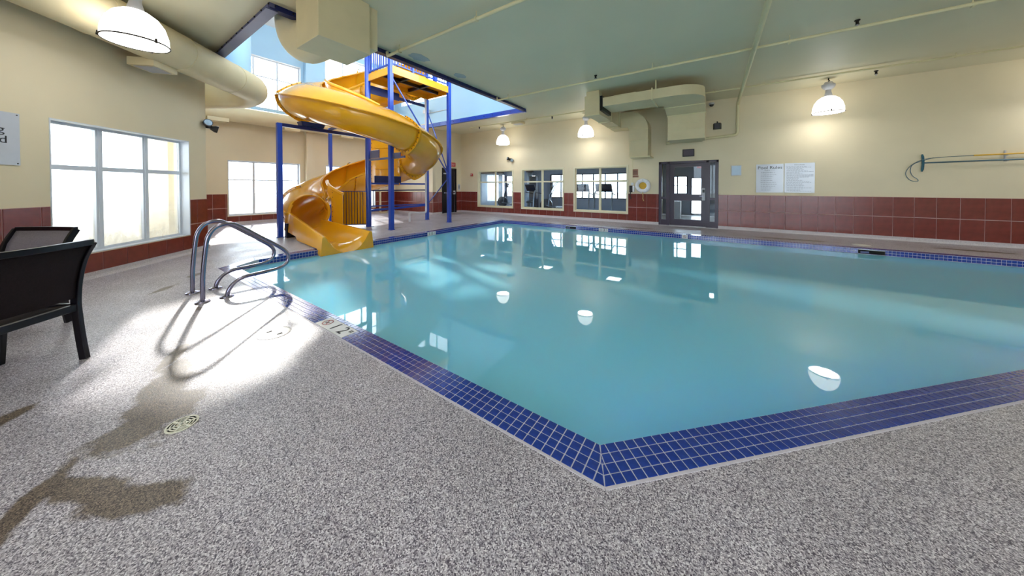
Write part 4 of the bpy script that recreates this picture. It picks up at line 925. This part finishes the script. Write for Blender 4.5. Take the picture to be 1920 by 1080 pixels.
t=thing('camera_dome','small black security dome by the curved duct','camera',(-.05,10.95,3.8)); MB().lathe([(.0,.06),(.07,.055),(.075,0),(.0,0)],(-.05,10.95,3.8),18).build('dome_base',M_grey,t,True); MB().lathe([(.06,0),(.052,-.035),(.03,-.055),(.0,-.06)],(-.05,10.95,3.8),18).build('dome',M_black,t,True); MB().bar((-.05,10.95,3.85),(-.05,11.14,3.9),.03,.03).build('bracket',M_grey,t)
# life ring with its rope
t=thing('life_ring','white life ring with yellow centre hanging beside the door','life ring',(-2.01,YB-.06,1.33))
c=Vector((-2.01,YB-.065,1.33)); sec=[]
for k in range(41):
    a=2*PI*k/40; e=Vector((math.cos(a),0,math.sin(a))); sec.append([c+e*(.185+.066*math.cos(q))+Vector((0,.055*math.sin(q),0)) for q in [2*PI*i/14 for i in range(14)]])
MB().sections(sec,caps=False).build('ring_body',M_ring,t,True)
MB().lathe([(0,.0),(.13,.0),(.13,.03),(0,.03)],n=24,mx=Matrix.Translation((c.x,YB-.002,c.z))@Matrix.Rotation(PI/2,4,'X')).build('rope_coil',M_ypole,t,True)
for a in (.78,2.36,3.93,5.5):
    e=Vector((math.cos(a),0,math.sin(a))); s_=Vector((-math.sin(a),0,math.cos(a)))
    MB().sections([[c+e*(.185+.07*math.cos(q))+Vector((0,.059*math.sin(q),0))+s_*k for q in [2*PI*i/14 for i in range(14)]] for k in(-.02,.02)]).build('band',M_pvc,t,True)
MB().tube([(c.x,YB-.02,c.z-.1),(c.x+.01,YB-.13,c.z-.25),(c.x+.015,YB-.1,c.z-.36),(c.x,YB-.04,c.z-.46),(c.x+.03,YB-.04,c.z-.53)],.013,8).build('rope',M_rope,t,True)
MB().bar((c.x,YB-.001,c.z+.19),(c.x,YB-.13,c.z+.2),.03,.02).build('hook',M_grey,t)
t=thing('wall_telephone','black and white wall telephone beside the life ring','telephone',(-2.38,YB,1.22)); MB().box((-2.46,YB-.06,1.1),(-2.36,YB-.001,1.335)).build('cradle',M_black,t,bevel=.01); MB().box((-2.355,YB-.07,1.115),(-2.29,YB-.001,1.32)).build('handset',M_ring,t,bevel=.015)
MB().tube([(-2.42,YB-.03,1.1),(-2.44,YB-.05,.98),(-2.4,YB-.05,.86),(-2.43,YB-.04,.92)],.016,8).build('coiled_cord',M_black,t,True); MB().box((-2.4,YB-.05,1.34),(-2.33,YB-.001,1.44)).build('junction_box',M_pvc,t); MB().tube([(-2.365,YB-.012,1.44),(-2.365,YB-.012,2.33)],.008,6).build('conduit',M_pipe,t)
t=thing('brown_notice','small brown printed notice above the life ring','sign',(-2.27,YB,1.77)); MB().box((-2.366,YB-.008,1.7),(-2.18,YB-.001,1.914)).build('upper_sheet',M_brown,t); MB().box((-2.366,YB-.008,1.626),(-2.165,YB-.001,1.69)).build('lower_sheet',M_brown,t)
b=MB()
for z in (1.86,1.83,1.8,1.77,1.74,1.66): b.box((-2.34,YB-.0105,z),(-2.2,YB-.0085,z+.01))
b.build('fine_print',M_print,t)['kind']='stuff'
def flood(lbl,p,nrm,side):
    t=thing('emergency_light',lbl,'lamp',p); p=Vector(p);n=Vector(nrm);s_=Vector(side)
    MB().bar(p,p+n*.06,.1,.1).build('wall_box',M_black,t,bevel=.01)
    for k,q in ((-1,-.3),(1,.45)):
        d=(n+s_*k*.7+Vector((0,0,-.3*k))).normalized(); c0=p+n*.07+s_*k*.1+Vector((0,0,-.04*k))
        MB().bar(p+n*.05,c0,.025,.025).build('arm',M_black,t)
        MB().lathe([(.0,-.08),(.035,-.07),(.07,.0),(.075,.05),(.0,.045)],n=20,mx=Matrix.Translation(c0)@d.to_track_quat('Z','Y').to_matrix().to_4x4()).build('lamp_head',M_black,t,True)
        MB().lathe([(.0,.056),(.062,.051)],n=20,mx=Matrix.Translation(c0)@d.to_track_quat('Z','Y').to_matrix().to_4x4()).build('lamp_glass',M_plate,t,True)
flood('black twin emergency floodlight over the leftmost gym window',(-7.6,YB-.001,2.53),(0,-1,0),(1,0,0))
flood('black twin emergency floodlight at the end of the left wall',wc(7.28,-5.049,2.56),(S2,S2,0),(-S2,S2,0))
t=thing('fire_alarm','red fire alarm unit near the far corner','alarm',(-9.95,YB,1.88)); MB().box((-10.02,YB-.05,1.82),(-9.88,YB-.001,1.95)).build('alarm_case',M_red,t,bevel=.012); MB().lathe([(0,.03),(.025,.025),(.03,0)],n=14,mx=Matrix.Translation((-9.95,YB-.05,1.885))@Matrix.Rotation(PI/2,4,'X')).build('strobe',M_ring,t,True)
t=thing('exit_sign','red exit sign above the black door','sign',(X0,10.45,2.4)); MB().box((X0+.001,10.35,2.29),(X0+.05,10.72,2.49)).build('sign_case',M_red,t,bevel=.008); lettering('lettering','EXIT',.14,frame_mx((X0+.052,10.535,2.34),(0,1,0),(0,0,1)),M_ring,t,'CENTER')
t=thing('symbol_plate','small white symbol plate right of the black door','sign',(X0,11.02,1.25)); MB().box((X0+.001,10.93,1.12),(X0+.01,11.08,1.42)).build('plate',M_paper,t); MB().box((X0+.01,10.985,1.2),(X0+.013,11.025,1.36)).build('symbol',M_print,t)
# brush, poles and hook on the right
t=thing('pool_brush','dark teal pool brush on a steel blue pole hung on the wall','pool brush',(4.04,YB-.08,1.86)); 
bp=[Vector((4.03+.015*(1-(2*k/8-1)**2),YB-.08,1.65+.4*k/8)) for k in range(9)]
MB().tube(bp,[.012]+[.022]*7+[.012],8).build('brush_head',M_teal,t,True); MB().tube([(4.03,YB-.06,1.85),(8.0,YB-.06,1.92)],.016,8).build('pole',M_bpole,t,True)
t=thing('rescue_hook','yellow rescue pole ending in a thin wire hook, above the brush','rescue hook',(4.5,YB-.06,1.98)); MB().tube([(4.75,YB-.05,1.985),(8.0,YB-.05,2.06)],.015,8).build('yellow_pole',M_ypole,t,True)
def catmull(P,n=8):
    P=[Vector(p) for p in P]; P=[P[0]*2-P[1]]+P+[P[-1]*2-P[-2]]; out=[]
    for i in range(1,len(P)-2):
        for k in range(n):
            u=k/n; a,b_,c,d=P[i-1:i+3]; out.append(.5*((2*b_)+(c-a)*u+(2*a-5*b_+4*c-d)*u*u+(3*b_-a-3*c+d)*u**3))
    return out+[P[-2]]
MB().tube(catmull([(4.75,YB-.05,1.985),(4.35,YB-.06,1.97),(4.05,YB-.1,1.93),(3.88,YB-.06,1.8),(3.80,YB-.05,1.62),(3.86,YB-.05,1.46),(3.97,YB-.05,1.42),(3.98,YB-.05,1.47),(3.9,YB-.05,1.56),(3.87,YB-.05,1.7),(3.93,YB-.05,1.84),(4.2,YB-.06,1.965)],6),.0065,8).build('wire_hook',M_bpole,t,True)
t=thing('pole_bracket','small grey wall bracket holding the two pool poles','bracket',(5.155,YB,1.95)); MB().bar((5.155,YB-.012,1.84),(5.155,YB-.012,2.07),.03,.02).build('back_strip',M_grey,t)
for z in(1.845,1.965): MB().bar((5.155,YB-.02,z),(5.155,YB-.1,z),.02,.015).build('prong',M_grey,t)
# sign at the left edge of the wing wall
t=thing('left_wall_sign','white sign with black letters beside the big left window','sign',wc(4.1,-5.05,1.85)); b=MB(); 
Q=[wc(a,c_,z) for c_ in(-5.049,-5.04) for a,z in((3.65,1.55),(4.553,1.55),(4.553,2.156),(3.65,2.156))]
b.add(Q,[(3,2,1,0),(4,5,6,7),(0,1,5,4),(1,2,6,5),(2,3,7,6),(3,0,4,7)]).build('board',M_paper,t)
for tx,a,z in (('g',4.432,1.915),('d',4.455,1.80)): lettering('lettering',tx,.12,frame_mx(wc(a,-5.039,z),(-S2,S2,0),(0,0,1)),M_print,t,'RIGHT',sx=1.2)
for a in(4.53,):
    for z in(1.57,2.135): MB().tube([wc(a,-5.04,z),wc(a,-5.034,z)],.006,8).build('screw',M_bolt,t)
t=thing('tower_wall_light','small grey flood lamp on the blue tower wall','lamp',(-10.9,9.28,4.75)); MB().box((-11.15,9.12,4.68),(-10.85,9.29,4.85)).build('lamp_case',M_grey,t,bevel=.01); MB().tube([(-10.85,9.28,4.7),(-9.6,9.28,4.7)],.015,6).build('conduit',M_grey,t)

# ------------------------------------------------------------------ handrails
def handrail(lbl,x):
    t=thing('pool_handrail',lbl,'handrail',(x,.9,0),0,'stainless handrails at the pool corner')
    P=catmull([(x,.80,.0),(x,.805,.3),(x,.83,.6),(x,.855,.74),(x,.92,.835),(x,1.03,.862),(x,1.13,.815),(x,1.3,.68),(x,1.45,.56),(x,1.57,.455),(x,1.615,.37),(x,1.595,.275),(x,1.51,.225),(x,1.35,.21),(x,1.18,.2),(x,1.08,.16),(x,1.02,.08),(x,1.0,.0)],6)
    MB().tube(P,.0215,16).build('rail_tube',M_chrome,t,True)
    for y in(.8,1.0): MB().lathe([(.0,.03),(.03,.026),(.062,.012),(.066,.0),(.0,.0)],(x,y,.001),24).build('escutcheon',M_chrome,t,True)
handrail('bent stainless handrail nearer the camera at the pool corner',-4.735); handrail('bent stainless handrail farther from the camera, nearer the window',-5.24)

# ------------------------------------------------------------------ patio chairs and side table
def chair(lbl,cx,cy,rz,sl):
    t=thing('patio_chair',lbl,'chair',(cx,cy,0),rz,'sling patio chairs by the window'); R=Matrix.Translation((cx,cy,0))@Matrix.Rotation(rz,4,'Z'); W=.29
    side=[(0,0),(.022,.15),(.04,.32),(.048,.44),(.036,.6),(0,.76),(-.06,.885)]
    def pts(s): return catmull([R@Vector((s*W,y,z)) for y,z in side],5)
    for s in(-1,1):
        p=pts(s); b=MB()
        sec=[]
        for i,q in enumerate(p):
            tt=(p[min(i+1,len(p)-1)]-p[max(i-1,0)]).normalized(); sd=R.to_3x3()@Vector((1,0,0)); u=tt.cross(sd); sec.append([q+sd*.014*a+u*.024*b_ for a,b_ in((-1,-1),(1,-1),(1,1),(-1,1))])
        b.sections(sec).build('rear_leg_and_post',M_cframe,t,bevel=.004)
        MB().bar(R@Vector((s*W,.52,0)),R@Vector((s*W,.49,.41)),.028,.045,up=R.to_3x3()@Vector((0,1,0))).build('front_leg',M_cframe,t,bevel=.004)
        MB().bar(R@Vector((s*W,.04,.4)),R@Vector((s*W,.56,.42)),.03,.045).build('side_rail',M_cframe,t,bevel=.004)
    MB().bar(R@Vector((-W,.045,.395)),R@Vector((W,.045,.395)),.03,.05).build('rear_rail',M_cframe,t,bevel=.004)
    MB().bar(R@Vector((-W,.555,.42)),R@Vector((W,.555,.42)),.03,.035).build('front_rail',M_cframe,t,bevel=.004)
    top=[R@Vector((W*k/6,-.06-.035*(1-(k/6)**2),.885)) for k in range(-6,7)]
    b=MB(); sec=[]
    for i,q in enumerate(top): sec.append([q+R.to_3x3()@Vector((0,a,c)) for a,c in((-.016,-.022),(.016,-.022),(.016,.02),(-.016,.02))])
    b.sections(sec).build('top_rail',M_cframe,t,bevel=.005)
    rows=[(.045,.47),(.035,.6),(.002,.75),(-.055,.875)]; vs=[];fs=[]
    for j,(y,z) in enumerate(rows):
        for k in range(-6,7): vs.append(R@Vector(((W-.008)*k/6,y-.035*(1-(k/6)**2),z)))
    for j in range(3):
        for k in range(12): fs.append((j*13+k,j*13+k+1,(j+1)*13+k+1,(j+1)*13+k))
    o=MB().add(vs,fs).build('back_sling',sl,t,True); m_=o.modifiers.new('thickness','SOLIDIFY'); m_.thickness=.006
    vs=[];fs=[]
    for j,(y,z) in enumerate([(.05,.415),(.3,.395),(.55,.435)]):
        for k in range(-4,5): vs.append(R@Vector(((W-.01)*k/4,y,z-.01*(1-(k/4)**2))))
    for j in range(2):
        for k in range(8): fs.append((j*9+k,j*9+k+1,(j+1)*9+k+1,(j+1)*9+k))
    o=MB().add(vs,fs).build('seat_sling',sl,t,True); m_=o.modifiers.new('thickness','SOLIDIFY'); m_.thickness=.006
f1=Vector((-.735,-.678)); w1=Vector((.678,-.735)); c1=Vector((-3.92,.035))+w1*.29
chair('dark brown sling chair seen from behind at the left edge',c1.x,c1.y,math.atan2(f1.y,f1.x)-PI/2,M_sling)
f2=Vector((.56,-.83)); chair('brown sling chair facing us, coloured paler as if lit, behind the other',-5.36,-.2,math.atan2(f2.y,f2.x)-PI/2,M_sling_lit)
t=thing('side_table','small low white side table by the wall behind the sling chair facing us','table',(-6.47,-.21,0),.6)
R=Matrix.Translation((-6.47,-.21,0))@Matrix.Rotation(.6,4,'Z')
MB().box((-.2,-.2,.25),(.2,.2,.272),R).build('table_top',M_ring,t,bevel=.004)
for a in(-1,1):
    for b_ in(-1,1): MB().box((a*.1-.012,b_*.1-.012,.0),(a*.1+.012,b_*.1+.012,.25),R).build('leg',M_ring,t)

# ------------------------------------------------------------------ deck fittings, depth markers, skimmers
def marker(lbl,x0,x1,txt,nodive,mx,h,wd,sz):
    t=thing('depth_marker',lbl,'depth marker',mx.translation)
    MB().box((0,0,-.003),(wd,h,.0035),mx).build('marker_tile',M_marker,t,bevel=.0015)
    if txt: 
        for q,ch in enumerate(txt.replace(' ','')):
            if ch==':':
                for zz in(.3,.62): MB().box((x0+sz*1.72,h*zz,.003),(x0+sz*1.84,h*zz+sz*.12,.0045),mx).build('numeral_dot',M_print,t)
            else: lettering('numeral',ch,sz,mx@Matrix.Translation((x0+q*sz*.84,h*.16,.004)),M_print,t)
    if nodive is not None:
        c=mx@Matrix.Translation((nodive,h*.5,.004)); r=h*.34
        MB().lathe([(r*.82,0),(r,0),(r,.0012),(r*.82,.0012)],n=28,mx=c).build('prohibition_ring',M_printr,t)
        MB().box((-r*.82,-r*.08,0),(r*.82,r*.08,.0012),c@Matrix.Rotation(-.8,4,'Z')).build('prohibition_bar',M_printr,t)
        MB().box((-r*.5,-r*.1,0),(r*.35,r*.12,.001),c@Matrix.Rotation(.5,4,'Z')).build('diver',M_print,t)
    return t
m12=marker('white 12 depth marker with no diving symbol on near coping',.2,0,'1 2',.09,frame_mx((-3.122,1.274,.0),(1,0,0),(0,1,0)),.146,.495,.16)
for k in (0,1): MB().box((-2.685+.022*k,1.36,.003),(-2.672+.022*k,1.395,.0045)).build('inch_mark',M_print,m12)
marker('white 13 depth marker on the far pool edge under the windows',.04,0,'1 3:',None,frame_mx((-2.954,9.2455,-.105),(1,0,0),(0,0,1)),.105,.285,.115)
marker('white no diving tile on the far pool edge before the door',0,0,'',.075,frame_mx((-.69,9.2455,-.105),(1,0,0),(0,0,1)),.105,.15,.1)
marker('white 10 depth marker on the pool edge beside the slide',.04,0,'1 0:',None,frame_mx((-6.6955,5.62,-.105),(0,1,0),(0,0,1)),.105,.3,.115)
for x0,x1,lbl in ((-4.07,-3.71,'dark skimmer slot in the far pool edge, under the gym windows'),(2.55,2.92,'dark skimmer slot in the far pool edge, under the tiled wall')):
    t=thing('skimmer_mouth',lbl,'skimmer',(x0,9.25,-.06)); MB().box((x0,9.243,-.1),(x1,9.249,-.02)).build('slot',M_gap,t); MB().box((x0+.03,9.235,-.085),(x0+.15,9.243,-.05)).build('weir_flap',M_steelb,t); MB().bar((x0,9.241,-.018),(x1,9.241,-.018),.012,.01).build('slot_lip',M_marker,t)
def lid(lbl,c,r,holes):
    t=thing('deck_cover',lbl,'cover',c); MB().lathe([(0,.004),(r*.93,.004),(r,.002),(r,.0),(0,.0)],c,36).build('lid_disc',M_lid,t,True)
    MB().lathe([(r,.0035),(r*1.06,.003),(r*1.07,.0),(r,.0)],c,36).build('lid_ring',M_cove,t)
    for s in holes: MB().box((c[0]+s*r*.5-.014,c[1]+s*.02-.02,.004),(c[0]+s*r*.5+.014,c[1]+s*.02+.02,.0048)).build('finger_hole',M_gap,t)
lid('round white skimmer lid set in the near deck',(-3.21,.985,.0),.115,(-1,1)); lid('round white lid in the far deck before the tiled wall',(2.75,9.8,0),.14,()); lid('round white lid in the far deck before the gym windows',(-3.95,9.62,0),.14,())
t=thing('floor_drain','round slotted ivory drain grate in the damp near deck','drain',(-2.39,.318,0)); c=(-2.39,.318,0)
MB().lathe([(0,.001),(.062,.001)],c,32).build('drain_void',M_gap,t)
for r0,r1 in((.0,.009),(.0155,.0215),(.029,.035),(.0425,.0485),(.056,.065)): MB().lathe([(r0,.005),(r1,.005),(r1,.001),(r0,.001)],c,32).build('grate_ring',M_grate,t)
for a in(.4,1.45,2.5): MB().box((-.06,-.004,.001),(.06,.004,.0056),Matrix.Translation(c)@Matrix.Rotation(a,4,'Z')).build('grate_spoke',M_grate,t)
